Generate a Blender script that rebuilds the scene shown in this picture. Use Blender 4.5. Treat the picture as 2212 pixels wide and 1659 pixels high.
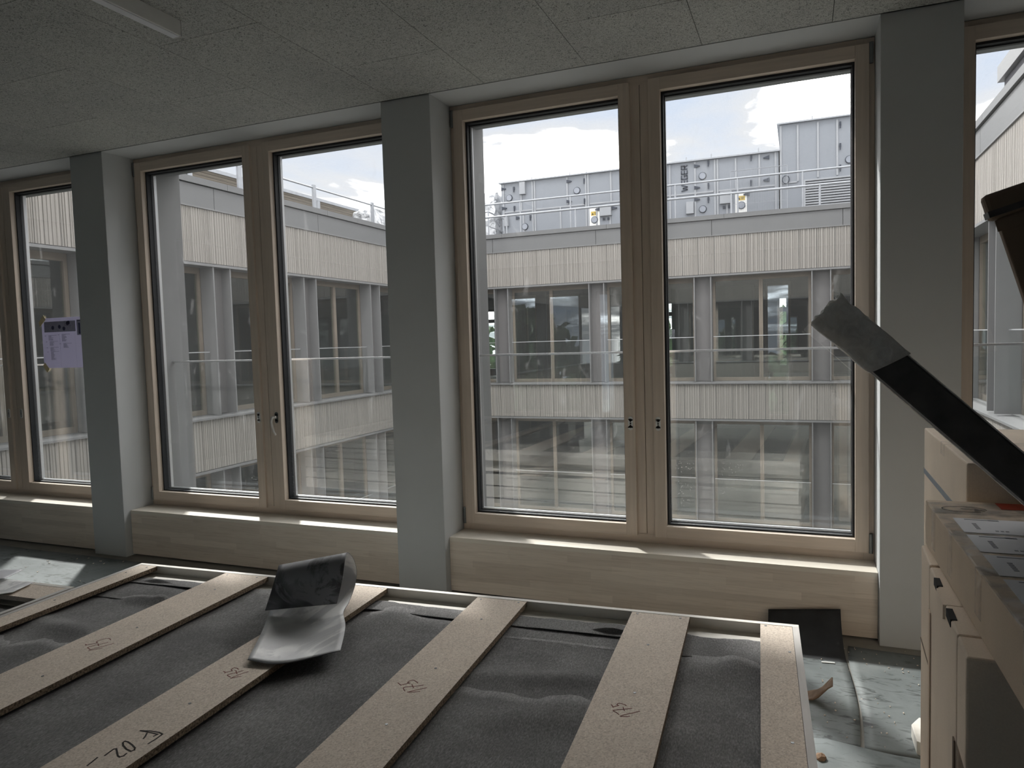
import bpy, math, random
from mathutils import Vector, Matrix, noise
random.seed(7)
S = bpy.context.scene
for o in list(bpy.data.objects): bpy.data.objects.remove(o)

# ------------------------------------------------------------------ camera, sky, sun, exposure
FPX, YAW, PITCH, ROLL = 1550.15, -0.383859, -0.0601173, -0.0291995
CAM = Vector((0.376194, -3.82989, 1.54061))
_f = Vector((math.sin(YAW)*math.cos(PITCH), math.cos(YAW)*math.cos(PITCH), math.sin(PITCH)))
_r = Vector((math.cos(YAW), -math.sin(YAW), 0)); _u = _r.cross(_f)
RX = _r*math.cos(ROLL)+_u*math.sin(ROLL); UX = -_r*math.sin(ROLL)+_u*math.cos(ROLL)
cd = bpy.data.cameras.new('camera'); cam = bpy.data.objects.new('camera', cd); S.collection.objects.link(cam)
cam.matrix_world = Matrix(((RX.x, UX.x, -_f.x, CAM.x), (RX.y, UX.y, -_f.y, CAM.y), (RX.z, UX.z, -_f.z, CAM.z), (0, 0, 0, 1)))
cd.sensor_fit = 'HORIZONTAL'; cd.sensor_width = 36; cd.lens = FPX/2212*36; cd.clip_start = .05; cd.clip_end = 500
S.camera = cam
def at(px, py, ax, val):                      # pixel of the photograph -> point on the plane axis = val
    d = RX*((px-1106)/FPX) - UX*((py-829.5)/FPX) + _f
    t = (val-CAM[ax])/d[ax]; return CAM+d*t

S.view_settings.view_transform = 'Standard'; S.view_settings.look = 'None'
S.view_settings.gamma = 1; S.view_settings.use_curve_mapping = False
S.view_settings.exposure = 2.42
SUN_STRENGTH, SKY_STRENGTH = 1.1, 1.0
try:
    S.cycles.transparent_max_bounces = 32; S.cycles.max_bounces = 12; S.cycles.diffuse_bounces = 6
    S.cycles.sample_clamp_indirect = 6.0
except Exception: pass

W = bpy.data.worlds.new('sky'); S.world = W; W.use_nodes = True
nt = W.node_tree; N = nt.nodes; L = nt.links; N.clear()
out = N.new('ShaderNodeOutputWorld'); bg = N.new('ShaderNodeBackground'); bg.inputs['Strength'].default_value = SKY_STRENGTH
tc = N.new('ShaderNodeTexCoord'); sx = N.new('ShaderNodeSeparateXYZ'); L.new(tc.outputs['Generated'], sx.inputs[0])
def wm(op, a, b):
    n = N.new('ShaderNodeMath'); n.operation = op
    for i, v in enumerate((a, b)):
        if isinstance(v, (int, float)): n.inputs[i].default_value = v
        else: L.new(v, n.inputs[i])
    return n.outputs[0]
zz = wm('ADD', wm('MAXIMUM', sx.outputs['Z'], 0.0), .16)
cx = N.new('ShaderNodeCombineXYZ'); L.new(wm('DIVIDE', sx.outputs['X'], zz), cx.inputs[0]); L.new(wm('DIVIDE', sx.outputs['Y'], zz), cx.inputs[1])
cx.inputs[2].default_value = 3.7
no = N.new('ShaderNodeTexNoise'); no.inputs['Scale'].default_value = 1.35; no.inputs['Detail'].default_value = 9; no.inputs['Roughness'].default_value = .56
no.inputs['Distortion'].default_value = .35; L.new(cx.outputs[0], no.inputs['Vector'])
ra = N.new('ShaderNodeValToRGB'); e = ra.color_ramp.elements
e[0].position = .33; e[0].color = (.150, .170, .203, 1); e[1].position = .47; e[1].color = (.180, .185, .193, 1)
x = e.new(.66); x.color = (3.3, 3.25, 3.2, 1)
x = e.new(.535); x.color = (.52, .52, .525, 1)
L.new(no.outputs['Fac'], ra.inputs[0]); L.new(ra.outputs[0], bg.inputs['Color']); L.new(bg.outputs[0], out.inputs[0])

sd = bpy.data.lights.new('sun', 'SUN'); sun = bpy.data.objects.new('sun', sd); S.collection.objects.link(sun)
sd.energy = SUN_STRENGTH; sd.angle = math.radians(3.2); sd.color = (1, .99, .965)
to_sun = Vector((-.4925, .579, .649)); sun.rotation_euler = to_sun.to_track_quat('Z', 'Y').to_euler(); sun.location = (-12, 14, 18)

# ------------------------------------------------------------------ materials
def M(name):
    m = bpy.data.materials.new(name); m.use_nodes = True
    return m, m.node_tree.nodes, m.node_tree.links, m.node_tree.nodes['Principled BSDF']
def ramp(N, L, src, stops):
    r = N.new('ShaderNodeValToRGB'); el = r.color_ramp.elements
    while len(el) < len(stops): el.new(.5)
    for k, (p, c) in enumerate(stops): el[k].position = p; el[k].color = (*c, 1)
    L.new(src, r.inputs[0]); return r.outputs[0]
def coord(N, L, scale=(1, 1, 1), rot=(0, 0, 0), kind='Object'):
    t = N.new('ShaderNodeTexCoord'); mp = N.new('ShaderNodeMapping'); mp.inputs['Scale'].default_value = scale; mp.inputs['Rotation'].default_value = rot
    L.new(t.outputs[kind], mp.inputs[0]); return mp.outputs[0]
def noisetex(N, L, vec, scale, detail=4, rough=.5, dist=0):
    n = N.new('ShaderNodeTexNoise'); n.inputs['Scale'].default_value = scale; n.inputs['Detail'].default_value = detail
    n.inputs['Roughness'].default_value = rough; n.inputs['Distortion'].default_value = dist; L.new(vec, n.inputs['Vector']); return n.outputs['Fac']
def vor(N, L, vec, scale, out='Distance', feat='F1'):
    n = N.new('ShaderNodeTexVoronoi'); n.inputs['Scale'].default_value = scale; n.feature = feat; L.new(vec, n.inputs['Vector']); return n.outputs[out]
def mixc(N, L, fac, a, b, mode='MIX'):
    n = N.new('ShaderNodeMix'); n.data_type = 'RGBA'; n.blend_type = mode
    for s, v in ((n.inputs[0], fac), (n.inputs[6], a), (n.inputs[7], b)):
        if isinstance(v, (int, float)): s.default_value = v
        elif isinstance(v, tuple): s.default_value = (*v, 1) if len(v) == 3 else v
        else: L.new(v, s)
    return n.outputs[2]
def bump(N, L, h, bs, strength=.3, dist=.002):
    b = N.new('ShaderNodeBump'); b.inputs['Strength'].default_value = strength; b.inputs['Distance'].default_value = dist
    L.new(h, b.inputs['Height']); L.new(b.outputs[0], bs.inputs['Normal'])
def fx(c, k): return tuple(min(1, max(0, v*k)) for v in c)
def pm(name, c, var=.08, scale=6, rough=.6, stretch=(1, 1, 1), bmp=0, metal=0, spec=.35, detail=5):
    m, N, L, b = M(name); v = coord(N, L, stretch); n = noisetex(N, L, v, scale, detail)
    L.new(ramp(N, L, n, [(.3, fx(c, 1-var)), (.7, fx(c, 1+var))]), b.inputs['Base Color'])
    b.inputs['Roughness'].default_value = rough; b.inputs['Metallic'].default_value = metal; b.inputs['Specular IOR Level'].default_value = spec
    if bmp: bump(N, L, n, b, bmp)
    return m
plaster = pm('white_plaster', (.545, .56, .565), .02, 3, .85, bmp=.03)
wood_v = pm('pale_spruce_upright', (.63, .535, .45), .07, 9, .5, (6, 6, .35))
wood_h = pm('pale_spruce_level', (.63, .535, .45), .07, 9, .5, (.35, 6, 6))
sill_m = pm('oiled_spruce', (.76, .70, .61), .06, 7, .45, (.3, 5, 5))
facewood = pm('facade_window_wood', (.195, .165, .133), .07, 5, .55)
black = pm('black_gasket', (.022, .024, .028), .1, 20, .55)
alu = pm('aluminium', (.62, .64, .66), .03, 4, .35, metal=.6)
steel = pm('brushed_steel', (.60, .58, .55), .04, 30, .3, metal=.8)
hinge_m = pm('hinge_grey', (.20, .21, .21), .08, 20, .4, metal=.5)
dark = pm('dark_recess', (.012, .011, .01), .1, 20, .9)
metal_fac = pm('grey_facade_metal', (.145, .148, .152), .03, 2, .5, spec=.3)
metal_light = pm('light_grey_flashing', (.185, .187, .19), .03, 3, .45)
pier_m = pm('warm_grey_pier_panel', (.142, .138, .139), .03, 2, .5)
clad = pm('beige_ribbed_cladding', (.275, .259, .24), .13, 16, .75, (1, 1, .004))
conc = pm('grey_screed', (.30, .285, .255), .12, 8, .9, bmp=.1)
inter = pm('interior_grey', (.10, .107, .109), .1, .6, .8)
ahu_m = pm('blue_grey_sheet_steel', (.205, .222, .25), .03, .8, .45, spec=.4)
ahu_p = pm('aluminium_profile', (.29, .303, .325), .03, 2, .4)
galv = pm('galvanised_steel', (.30, .315, .34), .08, 12, .42, metal=.35)
navy = pm('dark_navy_plastic', (.025, .032, .05), .1, 20, .5)
portgl = pm('porthole_glass', (.23, .25, .29), .1, 5, .2)
yellow = pm('yellow_sticker', (.5, .36, .07), .08, 20, .6)
bwhite = pm('white_plastic', (.74, .74, .72), .03, 20, .45)
dgrey = pm('dark_grey_render', (.10, .10, .11), .08, 30, .9)
ink = pm('black_marker_ink', (.03, .022, .018), .1, 50, .7)
redink = pm('red_marker_ink', (.20, .07, .055), .15, 60, .8)
strap_m = pm('grey_blue_strap', (.22, .25, .29), .06, 20, .45)
orange = pm('orange_red_sticker', (.62, .07, .03), .15, 30, .5)
def m_paper():
    m, N, L, b = M('printer_paper'); b.inputs['Base Color'].default_value = (.74, .72, .82, 1); b.inputs['Roughness'].default_value = .8
    t = N.new('ShaderNodeBsdfTranslucent'); t.inputs[0].default_value = (.70, .68, .80, 1); x = N.new('ShaderNodeMixShader'); x.inputs[0].default_value = .22
    L.new(b.outputs[0], x.inputs[1]); L.new(t.outputs[0], x.inputs[2]); L.new(x.outputs[0], N['Material Output'].inputs[0]); return m
paper = m_paper()
print_m = pm('printed_grey', (.36, .35, .46), .08, 60, .8)
print_d = pm('printed_dark', (.07, .07, .13), .3, 120, .8)
tape_y = pm('masking_tape', (.72, .60, .36), .1, 25, .7)
rail_w = pm('planed_white_spruce', (.76, .73, .67), .06, 8, .55, (.5, 5, 5))
rail_s = pm('weathered_spruce_edge', (.60, .575, .545), .09, 8, .6, (5, .5, 5))
felt_d = pm('dark_felt', (.055, .055, .056), .25, 60, .95, bmp=.3)
leaf = pm('green_foliage', (.06, .095, .045), .5, 3, .8)
bark = pm('bark', (.12, .09, .06), .2, 10, .9)
ground_m = pm('gravel_ground', (.30, .30, .28), .2, 2, .95)
strip_dark = pm('clean_black_rubber', (.035, .036, .038), .2, 12, .7, bmp=.1)
louv_m = pm('weathered_louvre_boards', (.27, .24, .20), .15, 4, .8, (1, .4, 8))
labelw = pm('shipping_label_paper', (.78, .785, .82), .04, 12, .4)
labelg = pm('label_print_grey', (.27, .28, .31), .1, 80, .5)
brownscrap = pm('brown_card_scrap', (.19, .12, .075), .2, 20, .8)
white_strip = pm('white_edge_strip', (.75, .75, .73), .05, 9, .7)

def m_ceiling():
    m, N, L, b = M('wood_wool_board'); v = coord(N, L)
    a = noisetex(N, L, v, 85, 3, .65, 2.2); d = vor(N, L, v, 95)
    c1 = ramp(N, L, a, [(.36, (.15, .15, .142)), (.48, (.54, .545, .525)), (.75, (.64, .645, .62))])
    c2 = ramp(N, L, d, [(.10, (.25, .25, .25)), (.3, (1, 1, 1))])
    c3 = mixc(N, L, .55, c1, c2, 'MULTIPLY')
    big = ramp(N, L, noisetex(N, L, v, 1.7, 2), [(.3, (.9, .9, .9)), (.7, (1.05, 1.05, 1.03))])
    L.new(mixc(N, L, 1.0, c3, big, 'MULTIPLY'), b.inputs['Base Color']); b.inputs['Roughness'].default_value = .95; b.inputs['Specular IOR Level'].default_value = .1
    bump(N, L, a, b, .8, .004); return m
ceil_m = m_ceiling()
def m_chip():
    m, N, L, b = M('raw_chipboard'); v = coord(N, L)
    c = vor(N, L, v, 260, 'Color'); bw = N.new('ShaderNodeRGBToBW'); L.new(c, bw.inputs[0])
    col = ramp(N, L, bw.outputs[0], [(.1, (.57, .485, .405)), (.45, (.72, .625, .53)), (.8, (.78, .685, .585)), (.97, (.90, .82, .73))])
    n = ramp(N, L, noisetex(N, L, v, 4, 4), [(.3, (.92, .92, .92)), (.7, (1.06, 1.05, 1.04))])
    L.new(mixc(N, L, 1, col, n, 'MULTIPLY'), b.inputs['Base Color']); b.inputs['Roughness'].default_value = .8; b.inputs['Specular IOR Level'].default_value = .2
    bump(N, L, bw.outputs[0], b, .25, .001); return m
chip = m_chip()
chip_edge = pm('chipboard_sawn_edge', (.22, .165, .115), .75, 160, .95, bmp=.6)
def m_fleece():
    m, N, L, b = M('charcoal_fleece'); v = coord(N, L, (1, .35, 1)); n = noisetex(N, L, v, 260, 4, .7); n2 = noisetex(N, L, coord(N, L), 6, 3)
    col = ramp(N, L, n, [(.28, (.13, .128, .127)), (.55, (.25, .246, .243)), (.8, (.42, .41, .41))])
    L.new(mixc(N, L, 1, col, ramp(N, L, n2, [(.3, (.8, .8, .8)), (.7, (1.15, 1.15, 1.15))]), 'MULTIPLY'), b.inputs['Base Color'])
    b.inputs['Roughness'].default_value = .97; b.inputs['Specular IOR Level'].default_value = .1; bump(N, L, n, b, .6, .003); return m
fleece = m_fleece()
def m_mat():
    m, N, L, b = M('dusty_rubber_mat'); v = coord(N, L, (1, 1, 1), (0, 0, .35)); vs = coord(N, L, (.35, 1, 1), (0, 0, .5))
    n = noisetex(N, L, v, 2.2, 6, .6, .6); st = noisetex(N, L, vs, 26, 3, .6, 1.4); big = noisetex(N, L, v, 3.3, 3)
    col = ramp(N, L, n, [(.3, (.11, .126, .126)), (.55, (.175, .194, .194)), (.75, (.235, .252, .248))])
    sc = ramp(N, L, st, [(.34, (.25, .25, .25)), (.47, (1, 1, 1))]); msk = ramp(N, L, big, [(.40, (0, 0, 0)), (.55, (1, 1, 1))])
    c2 = mixc(N, L, msk, col, mixc(N, L, .8, col, sc, 'MULTIPLY'))
    fl = ramp(N, L, vor(N, L, v, 34), [(.025, (1, 1, 1)), (.035, (0, 0, 0))]); 
    c3 = mixc(N, L, mixc(N, L, 1, fl, ramp(N, L, noisetex(N, L, v, 5, 2), [(.55, (0, 0, 0)), (.6, (1, 1, 1))]), 'MULTIPLY'), c2, (.42, .41, .37))
    L.new(c3, b.inputs['Base Color']); b.inputs['Roughness'].default_value = .62; b.inputs['Specular IOR Level'].default_value = .35; bump(N, L, st, b, .12, .002); return m
mat_m = m_mat()
def m_apron():
    m, N, L, b = M('laminated_spruce_panel'); t = N.new('ShaderNodeTexCoord'); s = N.new('ShaderNodeSeparateXYZ'); L.new(t.outputs['Object'], s.inputs[0])
    c = N.new('ShaderNodeCombineXYZ'); L.new(s.outputs['X'], c.inputs[0]); L.new(s.outputs['Z'], c.inputs[1])
    br = N.new('ShaderNodeTexBrick'); L.new(c.outputs[0], br.inputs['Vector']); br.inputs['Scale'].default_value = 1
    br.inputs['Brick Width'].default_value = .62; br.inputs['Row Height'].default_value = .042; br.inputs['Mortar Size'].default_value = 0
    br.offset = .37; br.offset_frequency = 3; br.squash = .6; br.squash_frequency = 2
    br.inputs['Color1'].default_value = (.66, .575, .49, 1); br.inputs['Color2'].default_value = (.79, .70, .605, 1); br.inputs['Mortar'].default_value = (.6, .5, .4, 1)
    gr = ramp(N, L, noisetex(N, L, coord(N, L, (1.2, 1, 30)), 4, 6, .55, .8), [(.28, (.86, .83, .8)), (.5, (1, 1, 1)), (.75, (1.05, 1.04, 1.03))])
    L.new(mixc(N, L, 1, br.outputs[0], gr, 'MULTIPLY'), b.inputs['Base Color']); b.inputs['Roughness'].default_value = .6; return m
apron_m = m_apron()
def m_card(name, c):
    m, N, L, b = M(name); v = coord(N, L); n = noisetex(N, L, v, 5, 5); g = noisetex(N, L, coord(N, L, (60, 1, 60)), 3, 2); sp = noisetex(N, L, v, 300, 2)
    col = ramp(N, L, n, [(.3, fx(c, .92)), (.7, fx(c, 1.06))]); c2 = mixc(N, L, .5, col, ramp(N, L, sp, [(.3, (.9, .89, .88)), (.7, (1.05, 1.05, 1.05))]), 'MULTIPLY')
    L.new(c2, b.inputs['Base Color']); b.inputs['Roughness'].default_value = .75; b.inputs['Specular IOR Level'].default_value = .2; bump(N, L, g, b, .05, .001); return m
card = m_card('corrugated_card', (.68, .56, .43)); card_l = m_card('pale_corrugated_card', (.80, .68, .55)); card_d = m_card('brown_corrugated_card', (.20, .15, .11))
def m_clear_tape():
    m, N, L, b = M('clear_parcel_tape'); b.inputs['Base Color'].default_value = (.85, .82, .78, 1); b.inputs['Roughness'].default_value = .12; b.inputs['Specular IOR Level'].default_value = .7
    n = noisetex(N, L, coord(N, L), 28, 4); L.new(ramp(N, L, n, [(.4, (.06, .06, .06)), (.65, (.28, .28, .28))]), b.inputs['Alpha']); bump(N, L, n, b, .6, .004); return m
ctape = m_clear_tape()
def m_sheet(name, base, smear, up):
    m, N, L, b = M(name); v = coord(N, L, (1, 1, 1), (0, 0, .9)); vs = coord(N, L, (1, .35, 1), (0, 0, .55)); n = noisetex(N, L, vs, 9, 8, .62, 1.1); n2 = noisetex(N, L, v, 3, 3)
    f = ramp(N, L, n, [(.46, (0, 0, 0)), (.53, (1, 1, 1))]); k = ramp(N, L, n2, [(.38, (0, 0, 0)), (.46, (up, up, up))])
    L.new(mixc(N, L, mixc(N, L, 1, f, k, 'MULTIPLY'), base, smear), b.inputs['Base Color']); b.inputs['Roughness'].default_value = .5; return m
sheet_top = m_sheet('grey_vinyl_face', (.68, .68, .69), (.95, .95, .94), 1); sheet_back = m_sheet('dark_vinyl_back', (.25, .25, .26), (.07, .07, .073), .9)
def m_foil():
    m, N, L, b = M('crumpled_foil_wrap'); n = noisetex(N, L, coord(N, L), 5, 6, .6, 1.2); L.new(ramp(N, L, n, [(.34, (.22, .23, .25)), (.46, (.58, .595, .62)), (.7, (.70, .71, .73))]), b.inputs['Base Color'])
    b.inputs['Roughness'].default_value = .35; b.inputs['Metallic'].default_value = .1; bump(N, L, n, b, .8, .05); return m
foil = m_foil()
def m_film():
    m, N, L, b = M('foam_film_wrap'); n = noisetex(N, L, coord(N, L), 40, 5, .6, 1); L.new(ramp(N, L, n, [(.3, (.62, .60, .57)), (.6, (.78, .76, .73)), (.8, (.9, .88, .86))]), b.inputs['Base Color'])
    b.inputs['Roughness'].default_value = .4; b.inputs['Subsurface Weight'].default_value = .6; b.inputs['Subsurface Radius'].default_value = (.06, .055, .05); b.inputs['Subsurface Scale'].default_value = 1.0; bump(N, L, n, b, .7, .006); return m
film = m_film()
blackwrap = pm('black_film', (.085, .078, .072), .3, 18, .42, bmp=.25)
foam_edge = pm('foam_edge', (.72, .68, .63), .35, 40, .8, bmp=.4)
def m_glass(name, r0, tint, dirt, haze):
    m = bpy.data.materials.new(name); m.use_nodes = True; N = m.node_tree.nodes; L = m.node_tree.links; N.clear()
    def mt(op, a, b=None):
        n = N.new('ShaderNodeMath'); n.operation = op
        for i, v in enumerate((a, b)):
            if v is None: continue
            if isinstance(v, (int, float)): n.inputs[i].default_value = v
            else: L.new(v, n.inputs[i])
        return n.outputs[0]
    g = N.new('ShaderNodeNewGeometry'); dp = N.new('ShaderNodeVectorMath'); dp.operation = 'DOT_PRODUCT'; L.new(g.outputs['Normal'], dp.inputs[0]); L.new(g.outputs['Incoming'], dp.inputs[1])
    c = mt('ABSOLUTE', dp.outputs['Value']); p = mt('POWER', mt('SUBTRACT', 1, c), 5); F = mt('ADD', mt('MULTIPLY', p, 1-r0), r0)
    tr = N.new('ShaderNodeBsdfTransparent'); tr.inputs[0].default_value = (*tint, 1); gl = N.new('ShaderNodeBsdfGlossy'); gl.inputs['Roughness'].default_value = 0.0; gl.inputs['Color'].default_value = (1, 1, 1, 1)
    mx = N.new('ShaderNodeMixShader'); L.new(F, mx.inputs[0]); L.new(tr.outputs[0], mx.inputs[1]); L.new(gl.outputs[0], mx.inputs[2]); last = mx.outputs[0]
    if dirt:
        v = coord(N, L); d = vor(N, L, v, 75); sp = ramp(N, L, d, [(.10, (1, 1, 1)), (.16, (0, 0, 0))]); sz = N.new('ShaderNodeSeparateXYZ'); L.new(v, sz.inputs[0]); dens = ramp(N, L, mt('ADD', noisetex(N, L, v, 1.3, 3), mt('MULTIPLY', mt('SUBTRACT', .5, sz.outputs['Z']), .14)), [(.50, (0, 0, 0)), (.75, (1, 1, 1))])
        sm = ramp(N, L, noisetex(N, L, coord(N, L, (1, 1, .4), (0, .5, 0)), 7, 6, .6, 1.5), [(.62, (0, 0, 0)), (.74, (.14, .14, .14))])
        bw = N.new('ShaderNodeRGBToBW'); L.new(mixc(N, L, 1, mixc(N, L, 1, sp, dens, 'MULTIPLY'), sm, 'ADD'), bw.inputs[0])
        fac = mt('ADD', mt('MULTIPLY', bw.outputs[0], dirt), haze)
        df = N.new('ShaderNodeBsdfDiffuse'); df.inputs[0].default_value = (.8, .8, .8, 1); tl = N.new('ShaderNodeBsdfTranslucent'); tl.inputs[0].default_value = (.8, .8, .8, 1)
        a = N.new('ShaderNodeMixShader'); a.inputs[0].default_value = .6; L.new(df.outputs[0], a.inputs[1]); L.new(tl.outputs[0], a.inputs[2])
        m2 = N.new('ShaderNodeMixShader'); L.new(fac, m2.inputs[0]); L.new(last, m2.inputs[1]); L.new(a.outputs[0], m2.inputs[2]); last = m2.outputs[0]
    o = N.new('ShaderNodeOutputMaterial'); L.new(last, o.inputs[0]); return m
glass = m_glass('dusty_window_glass', .065, (.993, .994, .99), .45, .016)
guard_glass = m_glass('guard_glass', .045, (.98, .988, .985), 0, 0)
far_glass = m_glass('facade_window_glass', .07, (.86, .92, .90), 0, 0)
dot_glass = m_glass('bird_safe_glass', .06, (.72, .78, .82), 0, 0)

# ------------------------------------------------------------------ mesh helpers
WM = {}
col = S.collection
def tag(o, label=None, cat=None, group=None, kind=None):
    if label: o['label'] = label
    if cat: o['category'] = cat
    if group: o['group'] = group
    if kind: o['kind'] = kind
    return o
def empty(name, loc, rz=0.0):
    o = bpy.data.objects.new(name, None); o.empty_display_size = .1; col.objects.link(o); o.location = loc; o.rotation_euler = (0, 0, rz)
    WM[o] = Matrix.Translation(loc) @ Matrix.Rotation(rz, 4, 'Z'); return o
def link(name, me, parent=None, loc=None):
    o = bpy.data.objects.new(name, me); col.objects.link(o)
    if parent is not None: o.parent = parent
    if loc is not None: o.location = loc
    return o
class MB:
    def __init__(s): s.v = []; s.f = []; s.m = []
    def add(s, vs, fs, m=0):
        b = len(s.v); s.v += [tuple(v) for v in vs]; s.f += [tuple(b+i for i in f) for f in fs]; s.m += [m]*len(fs); return s
    def box(s, x0, y0, z0, x1, y1, z1, m=0):
        x0, x1 = sorted((x0, x1)); y0, y1 = sorted((y0, y1)); z0, z1 = sorted((z0, z1))
        return s.add([(x0,y0,z0),(x1,y0,z0),(x1,y1,z0),(x0,y1,z0),(x0,y0,z1),(x1,y0,z1),(x1,y1,z1),(x0,y1,z1)],
                     [(0,3,2,1),(4,5,6,7),(0,1,5,4),(1,2,6,5),(2,3,7,6),(3,0,4,7)], m)
    def obox(s, c, a, b, d, m=0):                      # centre and three half-axis vectors
        c, a, b, d = map(Vector, (c, a, b, d))
        p = [c-a-b-d, c+a-b-d, c+a+b-d, c-a+b-d, c-a-b+d, c+a-b+d, c+a+b+d, c-a+b+d]
        fs = [(0,3,2,1),(4,5,6,7),(0,1,5,4),(1,2,6,5),(2,3,7,6),(3,0,4,7)]
        if a.cross(b).dot(d) < 0: fs = [f[::-1] for f in fs]
        return s.add(p, fs, m)
    def bar(s, p, q, r, n=8, m=0):
        return s.tube([p, q], r, n, m)
    def tube(s, pts, r, n=8, m=0):
        pts = [Vector(p) for p in pts]; b = len(s.v); rr = r if isinstance(r, (list, tuple)) else [r]*len(pts)
        for k, p in enumerate(pts):
            t = (pts[min(k+1, len(pts)-1)]-pts[max(k-1, 0)]).normalized(); a = t.orthogonal().normalized() if k == 0 else (a-t*a.dot(t)).normalized(); c = t.cross(a)
            for j in range(n): s.v.append(tuple(p+(a*math.cos(2*math.pi*j/n)+c*math.sin(2*math.pi*j/n))*rr[k]))
        for k in range(len(pts)-1):
            for j in range(n): s.f.append((b+k*n+j, b+k*n+(j+1)%n, b+(k+1)*n+(j+1)%n, b+(k+1)*n+j)); s.m.append(m)
        s.f.append(tuple(b+j for j in range(n))[::-1]); s.m.append(m); e = b+(len(pts)-1)*n; s.f.append(tuple(e+j for j in range(n))); s.m.append(m); return s
    def disc(s, c, nrm, r, h, n=20, m=0, r2=None):     # short cylinder along nrm
        c = Vector(c); nrm = Vector(nrm).normalized(); a = nrm.orthogonal().normalized(); b = nrm.cross(a); r2 = r2 or r
        lo = [c+(a*math.cos(2*math.pi*k/n)+b*math.sin(2*math.pi*k/n))*r for k in range(n)]; hi = [c+nrm*h+(a*math.cos(2*math.pi*k/n)+b*math.sin(2*math.pi*k/n))*r2 for k in range(n)]
        return s.add(lo+hi, [(k, (k+1)%n, n+(k+1)%n, n+k) for k in range(n)]+[tuple(range(n))[::-1], tuple(range(n, 2*n))], m)
    def prism(s, poly, a, b, m=0):                     # polygon of 3D points extruded by vector
        n = len(poly); p = [Vector(v) for v in poly]; d = Vector(a); q = [v+d for v in p]
        return s.add(p+q, [tuple(range(n))[::-1], tuple(range(n, 2*n))]+[(k, (k+1)%n, n+(k+1)%n, n+k) for k in range(n)], m)
    def frame(s, x0, z0, x1, z1, wl, wb, wr, wt, y0, y1, m=0, mv=None):   # rectangular ring in the xz plane
        mv = m if mv is None else mv
        s.box(x0, y0, z0, x0+wl, y1, z1, mv); s.box(x1-wr, y0, z0, x1, y1, z1, mv)
        s.box(x0+wl, y0, z0, x1-wr, y1, z0+wb, m); return s.box(x0+wl, y0, z1-wt, x1-wr, y1, z1, m)
    def stroke(s, pts, w, z, m=0, h=.0006):            # flat pen line lying on a level plane
        for p, q in zip(pts[:-1], pts[1:]):
            p = Vector((p[0], p[1], 0)); q = Vector((q[0], q[1], 0)); d = q-p
            if d.length < 1e-6: continue
            d.normalize(); n = Vector((-d.y, d.x, 0)); c = (p+q)/2; s.obox((c.x, c.y, z+h/2), d*((q-p).length/2+w*.4), n*(w/2), (0, 0, h/2), m)
        return s
    def mesh(s, name, mats, smooth=False):
        me = bpy.data.meshes.new(name); me.from_pydata(s.v, [], s.f); me.update()
        for k in (mats if isinstance(mats, (list, tuple)) else [mats]): me.materials.append(k)
        me.polygons.foreach_set('material_index', s.m)
        if smooth: me.polygons.foreach_set('use_smooth', [True]*len(me.polygons))
        return me
    def build(s, name, mats, parent=None, world=True, smooth=False, bev=0):
        if parent is not None and world:
            inv = WM[parent].inverted() if parent in WM else Matrix.Identity(4); s.v = [tuple(inv @ Vector(v)) for v in s.v]
        o = link(name, s.mesh(name, mats, smooth), parent)
        if parent is not None and parent in WM: WM[o] = WM[parent]
        if bev:
            b = o.modifiers.new('bevel', 'BEVEL'); b.width = bev; b.segments = 2; b.limit_method = 'ANGLE'
        return o
def struct(o): o['kind'] = 'structure'; return o
def catmull(P, n=6):
    P = [Vector(p) for p in P]; out = []
    for k in range(len(P)-1):
        a, b, c, d = P[max(k-1, 0)], P[k], P[k+1], P[min(k+2, len(P)-1)]
        for j in range(n):
            t = j/n; out.append(.5*((2*b)+(c-a)*t+(2*a-5*b+4*c-d)*t*t+(3*b-a-3*c+d)*t**3))
    out.append(P[-1]); return out

# ------------------------------------------------------------------ room shell
H = 3.0; SILL = .345; D = .265; FP = .0585
CX = [(-7.37, -7.035), (-4.671, -4.338), (-1.975, -1.641), (.725, 1.060), (2.60, 2.95)]
wf = struct(empty('wall_front', (0, 0, 0)))
for a, b in CX: MB().box(a, 0, 0, b, .36, H+.02).build('column', plaster, wf, bev=.003)
MB().box(-7.37, 0, H+.001, 2.95, .36, 3.35).build('lintel', plaster, wf)
for (a, b), (c, d) in zip(CX[:-1], CX[1:]):
    MB().box(b, .09, -.25, c, .36, .318).build('parapet_core', plaster, wf)
    MB().box(b+.002, FP, .012, c-.002, .088, .3195).build('apron_panel', apron_m, wf)
    MB().box(b+.002, FP, .3198, c-.002, .30, SILL).build('sill_board', sill_m, wf)
fl = struct(MB().box(-7.4, -9.2, -.2, 2.95, .36, 0).build('floor', conc))
struct(MB().box(-7.55, -9.2, 0, -7.37, 0, 3.3).build('wall_left', inter))
struct(MB().box(2.75, -9.2, 0, 2.95, -.002, 3.3).build('wall_right', inter))
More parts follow.
